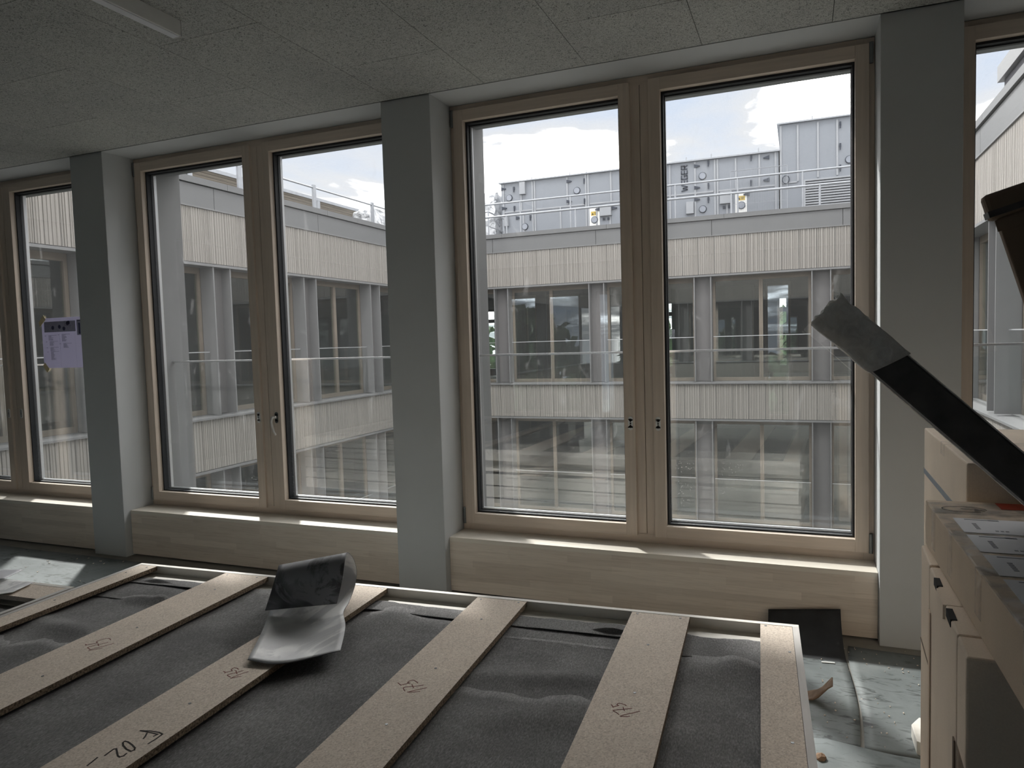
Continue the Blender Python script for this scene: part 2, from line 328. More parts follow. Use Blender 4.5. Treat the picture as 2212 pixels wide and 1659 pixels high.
# rear wall with window openings (only ever seen mirrored in the glass)
ops = [(-5.12, -4.5), (-4.3, -3.6), (-3.28, -3.02), (-.22, .22)]
wb = struct(empty('wall_back', (0, -9, 0))); xs = -7.37
for a, b in ops+[(2.75, 2.75)]:
    MB().box(xs, -9.2, 0, a, -9, 2.44).build('pier', inter, wb); xs = b
MB().box(-7.37, -9.2, 2.44, 2.75, -9, 3.3).build('head_beam', inter, wb)
for k, (a, b) in enumerate(ops):
    w = struct(empty('window_%d' % (k+5), (a, -9.1, 0)))
    MB().frame(a, 0, b, 2.44, .05, .1, .05, .06, -9.14, -9.08).build('frame', wood_v, w)
    g = MB().box(a+.05, -9.115, .1, b-.05, -9.109, 2.38).build('pane', dot_glass, w)
    dm = MB(); nx = int((b-a-.16)/.1)
    for i in range(nx+1):
        for j in range(20):
            dm.disc((a+.1+i*.1, -9.1085, .35+j*.1), (0, 1, 0), .011, .0008, 6)
    d = dm.build('bird_dots', ink, g, world=False); d['kind'] = 'stuff'; d.parent = w
# ceiling: concrete slab with wood-wool panels hung under it
ce = struct(MB().box(-7.4, -9.2, 3.03, 2.95, 0, 3.3).build('ceiling', dark))
pan = MB().box(.0015, .0015, 0, .5985, 1.1985, .026).mesh('ceiling_panel', ceil_m)
xk = -1.28+.6*6
cols_ = []
k = 0; x = -7.28
while x < 2.7:
    off = -.55 if round((x+1.28)/.6) % 2 == 0 else -1.165
    off = -1.165 if round((x+1.28)/.6) % 2 == 0 else -.55
    y = off
    seg = [(off, -.014)]
    while y > -8.9: seg.append((max(y-1.2, -8.98), y)); y -= 1.2
    for a, b in seg:
        x1 = min(x+.6, 2.74)
        if abs(b-a-1.2) < .01 and abs(x1-x-.6) < .01: o = link('ceiling_panel', pan, ce, (x, a, 3.0))
        else: o = MB().box(x+.0015, a+.0015, 3.0, x1-.0015, b-.0015 if b < -.1 else b, 3.026).build('ceiling_panel', ceil_m, ce)
    x += .6
# near windows
def near_window(n, xl, xr, handle=None, single=False):
    w = struct(empty('window_%d' % n, (xl, D, SILL))); xm = (xl+xr)/2
    zb, zt = SILL, H
    f = MB(); f.frame(xl+.001, zb, xr-.001, zt-.001, .05, .055, .05, .05, D, D+.085, 0, 1)
    if not single: f.box(xm-.06, D, zb+.05, xm-.0015, D+.085, zt-.05, 1); f.box(xm+.0015, D, zb+.05, xm+.06, D+.085, zt-.05, 1)
    f.build('frame', [wood_h, wood_v], w, bev=.0015)
    spans = [(xl+.027, xr-.027)] if single else [(xl+.027, xm-.054), (xm+.051, xr-.027)]
    for k, (a, b) in enumerate(spans):
        z0, z1 = .388, 2.967; ow = .064; oh = .066
        s = MB(); s.frame(a, z0, b, z1, ow, oh, ow, oh, D-.018, D+.012, 0, 1)
        s.frame(a+.012, z0+.012, b-.012, z1-.012, ow-.012, oh-.012, ow-.012, oh-.012, D+.012, D+.07, 0, 1)
        so = s.build('sash', [wood_h, wood_v], w, bev=.0015)
        ia, ib, iz0, iz1 = a+ow, b-ow, z0+oh, z1-oh
        g = MB(); g.frame(ia-.001, iz0-.001, ib+.001, iz1+.001, .012, .010, .012, .014, D+.025, D+.062)
        g.frame(ia+.004, iz0+.004, ib-.004, iz1-.004, .012, .012, .012, .016, D+.062, D+.085).build('gasket', black, so)
        MB().frame(ia+.002, iz0-.002, ib-.002, iz1, .008, .020, .008, .012, D+.086, D+.10).frame(ia+.002, iz0-.03, ib-.002, iz1+.02, .004, .012, .004, .004, D+.1, D+.118).build('glazing_rail', alu, so)
        MB().box(ia+.005, D+.052, iz0+.004, ib-.005, D+.058, iz1-.004).build('pane', glass, so)
        right = k == 1 or single
        hx = b+.010 if right else a-.010
        for hz0, hz1 in ((z0-.002, z0+.1), (z1-.098, z1+.004)):
            MB().disc((hx, D-.013, hz0), (0, 0, 1), .010, hz1-hz0, 12).box(hx-.010, D-.013, hz0+.01, hx+.010, D+.001, hz1-.008).build('hinge_cover', hinge_m, w)
        lx = (a+ow*.42) if right else (b-ow*.42)
        if single: continue
        lk = MB(); y = D-.018
        lk.box(lx-.014, y-.004, 1.045-.026, lx+.014, y+.001, 1.045+.026).disc((lx, y+.001, 1.045+.026), (0, -1, 0), .014, .005, 16).disc((lx, y+.001, 1.045-.026), (0, -1, 0), .014, .005, 16)
        if handle == k:
            lk.build('handle_plate', hinge_m, so)
            hd = MB(); hd.disc((lx, y-.004, 1.05), (0, -1, 0), .011, .030, 14)
            hd.tube(catmull([(lx, y-.034, 1.052), (lx-.004, y-.046, 1.045), (lx-.007, y-.050, 1.02), (lx-.002, y-.048, .985), (lx+.006, y-.044, .95), (lx+.016, y-.038, .925)], 5), [.010]*6+[.0095]*5+[.0085]*5+[.0075]*5+[.0065]*5, 10)
            hd.build('handle', steel, so, smooth=True)
        else:
            lk.build('lock_plate', bwhite, so)
            h = MB()
            for dz, r in ((.024, .0032), (.010, .0036), (0, .0048), (-.010, .0036), (-.024, .0032)): h.disc((lx, y-.0035, 1.045+dz), (0, -1, 0), r, .001, 10)
            h.build('screw_hole', dark, so)
    # glass guard with a metal cap rail in the outer reveal
    MB().box(xl+.06, .497, .36, xr-.06, .505, 1.447).build('guard_pane', guard_glass, w)
    MB().box(xl+.04, .490, 1.444, xr-.04, .512, 1.456).build('guard_rail', alu, w)
    MB().box(xl-.02, .352, SILL-.02, xr+.02, .70, SILL-.005).build('outer_sill', metal_light, w)
    MB().box(xl+.03, .40, 2.93, xr-.03, .56, 3.02).build('blind_box', hinge_m, w)
near_window(1, CX[0][1], CX[1][0]); near_window(2, CX[1][1], CX[2][0], handle=1); near_window(3, CX[2][1], CX[3][0]); near_window(4, CX[3][1], CX[4][0], single=True)

# ------------------------------------------------------------------ wings of the building round the courtyard
PW = 2.7/7
def clad_mesh(seed, h):
    R = random.Random(seed); pts = [(0.006, .035), (.006, 0)]; x = .006
    while x < PW-.05:
        w = R.choice((.016, .022, .028, .044)); g = R.choice((.010, .013, .016)); d = R.choice((.009, .012, .015))
        pts += [(x+w, 0), (x+w+.003, d), (x+w+g, d), (x+w+g+.003, 0)]; x += w+g+.003
    pts += [(PW-.006, 0), (PW-.006, .035)]
    m = MB(); n = len(pts); m.add([(p[0], p[1], 0) for p in pts]+[(p[0], p[1], h) for p in pts], [(k, k+1, n+k+1, n+k) for k in range(n-1)]+[tuple(range(n))[::-1], tuple(range(n, 2*n))])
    return m.mesh('cladding_panel', clad)
CL = {h: [clad_mesh(s, h) for s in range(4)] for h in (.925, .865)}
def wing(name, label, org, rz, x0, x1, pc, pitch, joint, rooms=True, storeys=2, bandlow=True, core_in=.35, pjoint=0., glassmat=None, own=False):
    r = empty(name, (org[0], org[1], 0), rz); tag(r, label, 'building', 'wings of the building round the courtyard')
    B = lambda nm, mb, mt, p=r: mb.build(nm, mt, p, world=False)
    z = [(3.035, .925), (-.54, .865), (-4.11, .865)]
    for k in range(storeys):
        z0, h = z[k]; u = joint-PW*math.ceil((joint-x0)/PW)
        while u < x1-.05:
            if u > x0-.2: link('cladding_panel', random.choice(CL[h]), r, (u, 0, z0))
            u += PW
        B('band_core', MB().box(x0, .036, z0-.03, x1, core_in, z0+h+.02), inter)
        B('drip_edge', MB().box(x0, -.02, z0-.055, x1, .30, z0-.012), metal_light)
        if k: 
            B('ledge', MB().prism([(x0, -.045, z0+h+.005), (x0, -.045, z0+h+.035), (x0, .30, z0+h+.062), (x0, .30, z0+h+.005)], (x1-x0, 0, 0), None), metal_light)
    u = pjoint-2.92*math.ceil((pjoint-x0)/2.92)
    while u < x1:
        a, b = max(u+.006, x0), min(u+2.914, x1)
        if b > a: B('parapet_panel', MB().box(a, -.012, 3.972, b, .05, 4.34), metal_fac)
        if b > a: B('coping', MB().box(max(u+.30, x0), -.05, 4.352, min(u+3.214, x1), .40, 4.46), metal_fac)
        u += 2.92
    B('flashing_strip', MB().box(x0, -.022, 3.955, x1, .02, 3.975), metal_light)
    B('parapet_core', MB().box(x0, .05, 3.96, x1, .36, 4.35), dark)
    if not own: B('roof_deck', MB().box(x0, .36, 3.9, x1, 12.0, 4.2), metal_light)
    P = [pc+pitch*k for k in range(-12, 13) if x0-.3 < pc+pitch*k < x1+.3]
    levels = [(.39, 2.98)]+([(-3.18, -.595)] if storeys > 1 and not own else [])
    for zi, zt in levels:
        for p in P:
            B('pier_panel', MB().box(p-.185, .20, zi, p+.185, .295, zt), pier_m)
            for s in (-1, 1): B('fin', MB().box(p+s*.2-.013, .0, zi, p+s*.2+.013, .295, zt), metal_light)
        if own: continue
        for p, q in zip(P[:-1], P[1:]):
            a, b = p+.215, q-.215; m_ = (a+b)/2
            f = MB().frame(a, zi, b, zt, .06, .085, .06, .11, .30, .37); f.box(m_-.045, .295, zi+.085, m_-.002, .37, zt-.11); f.box(m_+.002, .295, zi+.085, m_+.045, .37, zt-.11)
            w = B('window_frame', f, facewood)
            for c, d in ((a+.062, m_-.047), (m_+.047, b-.062)): B('pane', MB().box(c, .335, zi+.087, d, .341, zt-.112), glassmat or far_glass, w)
            B('guard_rail', MB().box(a+.02, .145, zi+1.10, b-.02, .160, zi+1.115), alu, w)
            B('guard_pane', MB().box(a+.03, .150, zi+.02, b-.03, .156, zi+1.10), guard_glass, w)
    if rooms:
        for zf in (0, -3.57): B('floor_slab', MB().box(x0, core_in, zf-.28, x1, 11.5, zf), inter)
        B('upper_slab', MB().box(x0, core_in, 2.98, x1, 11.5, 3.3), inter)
    return r
opp = wing('office_wing', 'office wing straight across the courtyard carrying the grey plant units', (0, 14.5), 0, -16, 9, .82, 2.7, -2.36, pjoint=1.28)
wl_ = wing('office_wing', 'shaded office wing on the left running away from the viewer', (-9.14, 0), math.pi/2, .70, 14.49, 8.63, 2.47, 3.2, pjoint=6.05)
wr_ = wing('office_wing', 'sunlit office wing seen at a sharp angle in the far right window', (2.74, 0), -math.pi/2, -14.49, -.70, -7.51, 2.47, -7.0, pjoint=-8.2)
ow_ = wing('office_wing', 'outer face of the room itself with fins beside the near windows', (0, .66), math.pi, -2.72, 9.12, 1.808, 2.7, .4, rooms=False, own=True, core_in=.30)
# back walls inside the wings; the opposite one has openings onto the trees
bw = MB(); xs = -16
for a, b in ((-12.9, -12.45), (-4.74, -4.5), (-3.98, -3.55), (-.39, -.15), (3.2, 4)):
    bw.box(xs, 26, 0, a, 26.2, 3); bw.box(a, 26, 0, b, 26.2, .3); bw.box(a, 26, 2.37, b, 26.2, 2.53); bw.box(a, 26, 2.88, b, 26.2, 3); xs = b
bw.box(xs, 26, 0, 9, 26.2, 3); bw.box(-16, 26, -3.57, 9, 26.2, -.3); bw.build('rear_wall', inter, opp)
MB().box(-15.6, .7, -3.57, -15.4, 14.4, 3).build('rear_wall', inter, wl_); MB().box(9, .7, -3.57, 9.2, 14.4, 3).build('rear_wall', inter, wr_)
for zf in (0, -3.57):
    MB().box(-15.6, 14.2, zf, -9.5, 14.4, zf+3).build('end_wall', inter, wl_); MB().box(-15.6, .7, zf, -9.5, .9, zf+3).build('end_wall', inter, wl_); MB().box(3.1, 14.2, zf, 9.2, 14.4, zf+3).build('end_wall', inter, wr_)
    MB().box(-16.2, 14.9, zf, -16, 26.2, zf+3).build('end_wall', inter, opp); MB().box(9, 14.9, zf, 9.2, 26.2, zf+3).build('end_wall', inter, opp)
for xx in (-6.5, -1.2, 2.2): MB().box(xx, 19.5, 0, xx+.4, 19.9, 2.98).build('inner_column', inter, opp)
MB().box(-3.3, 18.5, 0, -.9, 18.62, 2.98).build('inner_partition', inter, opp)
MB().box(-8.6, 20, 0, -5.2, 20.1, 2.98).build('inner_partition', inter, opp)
struct(MB().box(-60, -60, -4.4, 60, 80, -4.15).build('ground', ground_m))

# ------------------------------------------------------------------ roof plant on the opposite wing
k1 = 320/2212; k2 = 430/2212; YA = 16.5
def A2(X, Y, y=YA): return at(1040+X*k1, 340+Y*k1, 1, y)
def B2(X, Y, y=YA): return at(1420+X*k2, 240+Y*k2, 1, y)
def unit(name, label, x0, x1, zt, depth):
    r = empty(name, (x0, YA, 4.2)); tag(r, label, 'ventilation unit', 'ventilation units on the opposite roof')
    MB().box(x0, YA, 4.36, x1, YA+depth, zt-.03).build('casing', ahu_m, r)
    MB().box(x0+.05, YA+.05, 4.2, x1-.05, YA+depth-.05, 4.36).build('base_frame', galv, r)
    MB().prism([(x0-.06, YA-.08, zt-.035), (x0-.06, YA-.08, zt), (x0-.06, YA+depth+.06, zt+.06), (x0-.06, YA+depth+.06, zt-.03)], (x1-x0+.09, 0, 0), None).build('roof_sheet', galv, r)
    return r
lowu = unit('air_handling_unit', 'long low grey rooftop ventilation unit with portholes and vertical lettering', -8.0, -.145, 6.30, 2.6)
tall = unit('air_handling_unit', 'tall grey rooftop ventilation unit with louvred grille right of the lettering', -.12, 3.4, 6.97, 2.6)
def vstrip(p, q, w, r): MB().box(p.x-w/2, YA-.022, min(p.z, q.z), p.x+w/2, YA, max(p.z, q.z)).build('profile', ahu_p, r)
zl = 5.41
for X, a, b in ((-7.93, 4.36, 6.24), (-7.36, zl, 6.24), (-7.0, 4.36, 6.24), (-6.93, 4.36, 6.24), (-5.92, zl+.05, 6.24), (-5.36, 4.36, 6.26), (-5.29, 4.36, 6.26), (-4.62, zl, 6.26), (-7.3, 4.36, 5.3), (-6.14, 4.36, zl), (-5.05, 4.36, 5.3), (-4.66, 4.36, 5.3),
                (-2.96, 4.36, 6.25), (-2.28, 4.36, 6.25), (-1.76, 4.36, 6.25), (-1.69, 4.36, 6.25), (-1.45, 4.36, 5.3), (-.62, zl, 6.25), (-1.22, zl, 6.22), (-.22, 4.36, 6.26)):
    vstrip(Vector((X, 0, a)), Vector((X, 0, b)), .045, lowu)
for a, b in ((-7.9, -7.02), (-6.9, -5.4), (-5.25, -3.3), (-3.2, -1.8), (-1.66, -.25)): MB().box(a, YA-.02, zl-.02, b, YA, zl+.02).build('profile', ahu_p, lowu)
for X, a, b in ((-.09, 4.36, 6.9), (.32, 5.45, 6.88), (.80, 5.5, 6.88), (1.25, 5.5, 6.88), (2.2, 4.36, 6.9), (.46, 4.36, 5.45)): vstrip(Vector((X, 0, a)), Vector((X, 0, b)), .045, tall)
for a, b in ((-.05, .3), (1.28, 2.18)): MB().box(a, YA-.02, 5.42, b, YA, 5.46).build('profile', ahu_p, tall)
def port(p, r, par):
    o = MB().disc((p.x, YA+.002, p.z), (0, -1, 0), r, .035, 20, 0, r*.92).build('porthole', navy, par)
    MB().disc((p.x, YA-.032, p.z), (0, -1, 0), r*.8, .006, 20).build('porthole_glass', portgl, o)
for X, Y in ((418, 608), (1427, 497), (652, 1035), (1690, 933)): port(A2(X, Y), .105, lowu)
for X, Y in ((502, 722), (505, 1090), (935, 1047)): port(B2(X, Y), .105, lowu)
port(B2(2135, 537), .105, tall)
def hinge(p, par, s=1):
    MB().prism([(p.x-.05*s, YA, p.z-.05), (p.x-.05*s, YA, p.z+.05), (p.x+.10*s, YA, p.z+.006), (p.x+.10*s, YA, p.z-.02)], (0, -.035, 0), None).build('door_hinge', navy, par)
for X, Y, s in ((320, 475, 1), (335, 762, 1), (1298, 360, 1), (1300, 660, 1), (543, 903, 1), (1750, 775, -1), (1975, 755, 1)): hinge(A2(X, Y), lowu, s)
for X, Y, s in ((430, 612, 1), (432, 852, 1), (432, 982, 1), (1222, 515, -1), (1222, 763, -1), (1000, 922, -1)): hinge(B2(X, Y), lowu, s)
def dhandle(p, par): MB().box(p.x-.022, YA-.04, p.z-.02, p.x+.022, YA, p.z+.07).box(p.x-.014, YA-.05, p.z-.09, p.x+.012, YA-.02, p.z).build('door_handle', navy, par)
for X, Y in ((487, 478), (496, 763), (1537, 352), (1543, 652), (733, 898)): dhandle(A2(X, Y), lowu)
for X, Y in ((567, 580), (568, 830), (568, 985), (1042, 520), (1042, 797)): dhandle(B2(X, Y), lowu)
for X, Y in ((2032, 150), (2032, 390), (2032, 630)): dhandle(B2(X, Y), tall)
def jbox(p, w, h, par): MB().box(p.x-w/2, YA-.09, p.z-h/2, p.x+w/2, YA, p.z+h/2).box(p.x-w/2-.01, YA-.1, p.z-h/2-.02, p.x+w/2+.01, YA, p.z-h/2).build('junction_box', ahu_p, par, bev=.006)
for X, Y, w, h in ((620, 460, .18, .34), (1860, 800, .33, .25), (372, 950, .16, .3)): jbox(A2(X, Y), w, h, lowu)
for X, Y, w, h in ((365, 1075, .2, .3), (765, 960, .31, .3)): jbox(B2(X, Y), w, h, lowu)
for p in (A2(1830, 920), A2(1900, 915), B2(742, 1070), B2(798, 1063)): MB().box(p.x-.032, YA-.03, p.z-.035, p.x+.032, YA, p.z+.035).build('isolator_switch', navy, lowu)
for p in (A2(1688, 838), B2(930, 968)):
    o = MB().box(p.x-.1, YA-.012, p.z-.06, p.x+.1, YA, p.z+.06).build('warning_sticker', yellow, lowu)
    q = [(p.x-.08, YA-.013, p.z-.035), (p.x-.02, YA-.013, p.z-.035), (p.x-.05, YA-.013, p.z+.025)]
    MB().prism(q, (0, -.002, 0), None).box(p.x, YA-.014, p.z+.01, p.x+.08, YA-.012, p.z+.025).box(p.x, YA-.014, p.z-.025, p.x+.07, YA-.012, p.z-.01).build('warning_print', ink, o)
for p in (A2(1690, 878), B2(930, 1000)): MB().box(p.x-.15, YA-.008, p.z-.3, p.x+.15, YA, p.z+.24).build('door_plate', bwhite, lowu)
for p, par in ((A2(755, 318), lowu), (A2(1322, 250), lowu), (A2(1575, 218), lowu), (B2(325, 545), lowu), (B2(602, 505), lowu), (B2(1125, 440), lowu), (B2(1722, 85), tall)):
    MB().box(p.x-.012, YA-.06, p.z-.06, p.x+.012, YA-.02, p.z+.06).build('roof_bolt', galv, par)
# lettering, read upwards: W E G E R
lt = MB(); pb, ptp = B2(303, 890), B2(303, 607); z0 = pb.z; lh = (ptp.z-pb.z); xc = pb.x; hw = .075
def seg(u0, v0, u1, v1, w=.032):             # u along the word (up), v across it (0 = right foot, 1 = left top)
    a = Vector((xc+hw-2*hw*v0, YA-.014, z0+u0*lh)); b = Vector((xc+hw-2*hw*v1, YA-.014, z0+u1*lh)); d = (b-a)
    n = Vector((d.z, 0, -d.x)).normalized(); lt.obox((a+b)/2, d/2+d.normalized()*w*.3, n*(w/2), (0, .006, 0))
for a, b in (((.0, 1), (.055, 0)), ((.055, 0), (.105, .75)), ((.105, .75), (.155, 0)), ((.155, 0), (.24, 1))): seg(*a, *b)
for v in (0, .5, 1): seg(.31, v, .40, v)
for a, b in (((.47, 0), (.47, 1)), ((.47, 1), (.60, 1)), ((.47, 0), (.60, 0)), ((.60, 0), (.60, .5)), ((.60, .5), (.55, .5))): seg(*a, *b)
seg(.67, 0, .67, 1)
for v in (0, .5, 1): seg(.67, v, .79, v)
for a, b in (((.86, 0), (.86, 1)), ((.86, 1), (.985, 1)), ((.985, 1), (.985, .45)), ((.86, .45), (.985, .45)), ((.93, .45), (1, 0))): seg(*a, *b)
lt.build('lettering', navy, lowu)
# louvre grille and hose ring on the tall unit
g = MB().frame(.46, 4.36, 2.15, 5.46, .04, .04, .04, .04, YA-.07, YA+.001).build('grille_frame', ahu_p, tall)
MB().box(.5, YA-.012, 4.4, 2.11, YA-.002, 5.42).build('grille_back', navy, tall)
for k in range(15): MB().prism([(.5, YA-.065, 4.43+k*.066), (.5, YA-.065, 4.46+k*.066), (.5, YA-.02, 4.485+k*.066), (.5, YA-.02, 4.455+k*.066)], (1.61, 0, 0), None).build('slat', ahu_p, g)
p = B2(1428, 765); MB().tube([(p.x+.085*math.cos(a*.35), YA-.05, p.z+.1*math.sin(a*.35)) for a in range(19)], .012, 6).build('cable_loop', navy, tall)
# wire mesh guard leaning in front
r = tag(empty('mesh_guard', (-.8, 16.1, 4.3)), 'wire mesh guard panel standing before the plant unit right of the lettering', 'guard')
q0, q1 = B2(810, 672, 16.1), B2(1440, 600, 16.1); mz = 4.3
MB().bar((q0.x, 16.1, mz), (q0.x, 16.1, q0.z), .008, 6).bar((q1.x, 16.1, mz), (q1.x, 16.1, q1.z), .008, 6).bar((q0.x, 16.1, q0.z), (q1.x, 16.1, q1.z), .009, 6).build('frame', galv, r)
mw = MB()
for k in range(1, 34): xx = q0.x+(q1.x-q0.x)*k/34; mw.bar((xx, 16.1, mz), (xx, 16.1, q0.z+(q1.z-q0.z)*k/34), .0035, 4)
for k in range(1, 4): mw.bar((q0.x, 16.1, mz+.32*k), (q1.x, 16.1, mz+.32*k), .004, 4)
o = mw.build('wires', galv, r); o['kind'] = 'stuff'
# guard rails on the roofs
def railing(name, label, p0, p1, z, posts, rr=.024, zb=4.2, second=None, flat=False):
    r = tag(empty(name, (p0[0], p0[1], zb)), label, 'railing', 'roof railings'); a = Vector((*p0, z)); b = Vector((*p1, z))
    MB().bar(a, b, rr, 8).build('handrail', galv, r)
    if second: MB().bar(a-Vector((0, 0, second)), b-Vector((0, 0, second)), rr*.8, 8).build('middle_rail', galv, r)
    for t in posts:
        c = a.lerp(b, t); m = MB()
        if flat: m.box(c.x-.02, c.y-.05, zb, c.x+.02, c.y+.05, z+.06)
        else: m.bar((c.x, c.y, zb), (c.x, c.y, z), rr*.9, 8)
        m.build('post', galv, r)
    return r
railing('roof_railing', 'near white railing along the edge of the opposite roof', (-11, 14.72), (5, 14.72), 4.98, [(x+11)/16 for x in (-9.12, -7.14, -5.16, -3.18, -1.19, .80, 2.8)], .028)
railing('roof_railing', 'farther and higher tube railing in front of the plant units', (-11, 15.6), (5, 15.6), 5.51, [(x+11)/16 for x in (-8.6, -7.06, -5.56, -4.1, -2.68, -1.11, .43, 2)], .026, second=None)
r = tag(empty('roof_railing', (-8.2, 15.3, 4.2)), 'short angled railing beside the foil wrapped duct', 'railing')
pa, pb_, pc_ = A2(0, 832, 15.3), A2(100, 812, 15.3), A2(330, 920, 15.9)
MB().bar(pa, pb_, .02, 6).bar(pb_, pc_, .02, 6).build('handrail', galv, r)
for pp, yy in ((pb_, 15.3), (pc_, 15.9)): MB().bar((pp.x, yy, 4.2), (pp.x, yy, pp.z), .02, 6).build('post', galv, r)
MB().bar(A2(0, 1020, 15.3), A2(100, 1020, 15.3), .014, 6).bar(A2(110, 1030, 15.3), A2(330, 1115, 15.9), .014, 6).build('lower_rail', galv, r)
railing('roof_railing', 'railing with flat posts along the left roof edge', (-9.42, 1.2), (-9.42, 14.3), 4.98, [(y-1.2)/13.1 for y in (2.55, 4.8, 7.02, 9.27, 11.56, 13.8)], .020, flat=True)
def crumple(name, label, lo, hi, n, amp, seed):
    lo, hi = Vector(lo), Vector(hi); m = MB()
    import bmesh
    bm = bmesh.new(); bmesh.ops.create_cube(bm, size=1); bmesh.ops.subdivide_edges(bm, edges=bm.edges[:], cuts=n, use_grid_fill=True)
    me = bpy.data.meshes.new(name)
    for v in bm.verts:
        p = Vector([lo[k]+(v.co[k]+.5)*(hi[k]-lo[k]) for k in range(3)]); q = p*2.3+Vector((seed, 0, 0))
        d = noise.noise_vector(q)*amp+noise.noise_vector(q*3)*amp*.4; d.z *= (.2 if v.co.z < -.45 else 1)
        if v.co.z < -.45: d.z = 0
        v.co = p+d
    bm.to_mesh(me); bm.free(); me.materials.append(foil); me.polygons.foreach_set('use_smooth', [False]*len(me.polygons))
    return tag(link(name, me), label, 'duct', 'foil wrapped ducts on the roofs')
crumple('wrapped_duct', 'duct bundle wrapped in crumpled white foil left of the plant unit', (-9.6, 16.7, 4.2), (-8.3, 18.2, 6.12), 12, .16, 3)
crumple('wrapped_duct', 'foil wrapped duct hump at the far end of the left roof', (-10.35, 12.1, 4.2), (-9.62, 14.3, 4.98), 12, .13, 8)
# louvred screen on the left roof
r = tag(empty('louvre_screen', (-10.6, 4, 4.2)), 'weathered louvre screen behind the railing on the left roof', 'screen'); XS = -10.6; zt = 5.14
for a, b in ((1.5, 3.8), (3.9, 6.9), (7.0, 8.3), (8.75, 10.9), (11.0, 13.0)):
    for k in range(13): MB().obox((XS, (a+b)/2, 4.28+k*.066), (0, (b-a)/2, 0), (.018, 0, .022), (-.004, 0, .003)).build('slat', louv_m, r)
MB().box(XS+.03, 1.4, 4.2, XS+.04, 13.1, zt-.05).build('backing', inter, r) if False else MB().box(XS-.12, 1.4, 4.2, XS-.08, 13.1, zt-.05).build('backing', dgrey, r)
MB().box(XS-.14, 1.4, zt-.05, XS+.05, 13.1, zt+.02).build('top_cap', galv, r)
for y in (1.45, 3.85, 6.95, 8.40, 8.62, 10.95, 13.05): MB().box(XS-.05, y-.06, 4.2, XS+.045, y+.06, zt-.05).build('post', galv, r)
# stair tower far right
r = tag(empty('roof_tower', (6, 10, 4.2)), 'dark grey rendered roof tower with pale coping behind the right wing', 'tower')
pt = at(2170, 173, 0, 3.6); zc = pt.z
MB().box(3.6, pt.y-6, 4.2, 8.5, pt.y, zc).build('tower_wall', dgrey, r); MB().box(3.52, pt.y-6.1, zc, 8.6, pt.y+.12, zc+.27).build('coping', metal_light, r)
# trees beyond the wings
def tree(x, y, h, w, seed, label):
    import bmesh
    r = tag(empty('tree', (x, y, -4.15)), label, 'tree', 'trees beyond the building'); R = random.Random(seed)
    MB().tube([(x, y, -4.2), (x+.1, y, -4+h*.35), (x-.1, y+.1, -4+h*.7)], [.25, .18, .08], 8).build('trunk', bark, r)
    m = MB()
    for k in range(1700):
        a = R.random()*6.28; t = R.random(); rad = w*math.sqrt(R.random())*math.sin(math.pi*(.12+.8*t))
        p = Vector((x+rad*math.cos(a), y+rad*math.sin(a), -4.15+h*(.03+.97*t)))+Vector((R.gauss(0, .15),)*3)
        u = Vector((R.gauss(0, 1), R.gauss(0, 1), R.gauss(0, 1))).normalized()*.42; v = u.orthogonal().normalized()*.3
        m.add([p-u, p+v, p+u, p-v], [(0, 1, 2, 3)])
    o = m.build('foliage', leaf, r); o['kind'] = 'stuff'
TL = ['bushy tree seen through the left end of the opposite wing', 'round tree beyond the opposite wing behind its middle windows', 'taller tree beyond the opposite wing right of the middle', 'broad tree beyond the opposite wing at its right end']
for k, (x, y, h, w) in enumerate(((-21, 38, 8.6, 3.2), (-7.2, 34, 6.2, 2.6), (-1.0, 41, 6.8, 2.8), (7, 38, 7, 3.0))): tree(x, y, h, w, k, TL[k])
TB = ['tree behind the rear windows, leftmost', 'tree behind the rear windows, second from left', 'tree behind the rear windows, third from left', 'tree behind the rear windows, rightmost']
for k, (x, y, h, w) in enumerate(((-11, -26, 6.8, 2.8), (-4.6, -29, 6.2, 2.6), (1.5, -26, 6.6, 2.6), (7.5, -29, 7, 2.7))): tree(x, y, h, w, 20+k, TB[k])

# ------------------------------------------------------------------ floor mats
def grid(nx, ny, fn):
    vs = [fn(i/(nx-1), j/(ny-1)) for j in range(ny) for i in range(nx)]
    fs = [(j*nx+i, j*nx+i+1, (j+1)*nx+i+1, (j+1)*nx+i) for j in range(ny-1) for i in range(nx-1)]
    return vs, fs
def sheet(name, nx, ny, fn, mats, parent=None, th=.003, smooth=True, world=True):
    vs, fs = grid(nx, ny, fn); o = MB().add(vs, fs).build(name, mats, parent, smooth=smooth, world=world)
    s = o.modifiers.new('thickness', 'SOLIDIFY'); s.thickness = th; s.offset = -1
    if isinstance(mats, (list, tuple)) and len(mats) > 1: s.material_offset = 1; s.material_offset_rim = 1
    return o
def nz(x, y, s, k=0.): return noise.noise(Vector((x*s, y*s, k)))
def lerp(a, b, t): return a+(b-a)*t
tag(sheet('floor_mat', 60, 40, lambda s, t: (lerp(-7.3, .215, s), lerp(-8.8, -.075+.015*nz(s*8, 0, 3), t), .006+.0015*nz(s*7, t*8, 4)), mat_m), 'large dusty dark rubber floor mat under the stacked frames', 'mat', 'rubber mats on the floor')
def strip(s, t):
    x = lerp(.218, .572+.014*math.sin(t*5), s); y = lerp(-1.0, .028, t)
    z = .007
    if t > .72: q = (t-.72)/.28; z += .105*q**1.6*(1+.42*s) ; y = lerp(-.262, .035, q**.75)-.01*s*q
    return (x+.02*max(0, (t-.72))*-1, y, z)
_so = sheet('floor_mat', 12, 40, strip, [mat_m, strip_dark])
for _p in _so.data.polygons: _p.material_index = 1 if _p.index//11 > 27 else 0
_so.modifiers['thickness'].material_offset = 0; _so.modifiers['thickness'].material_offset_rim = 0
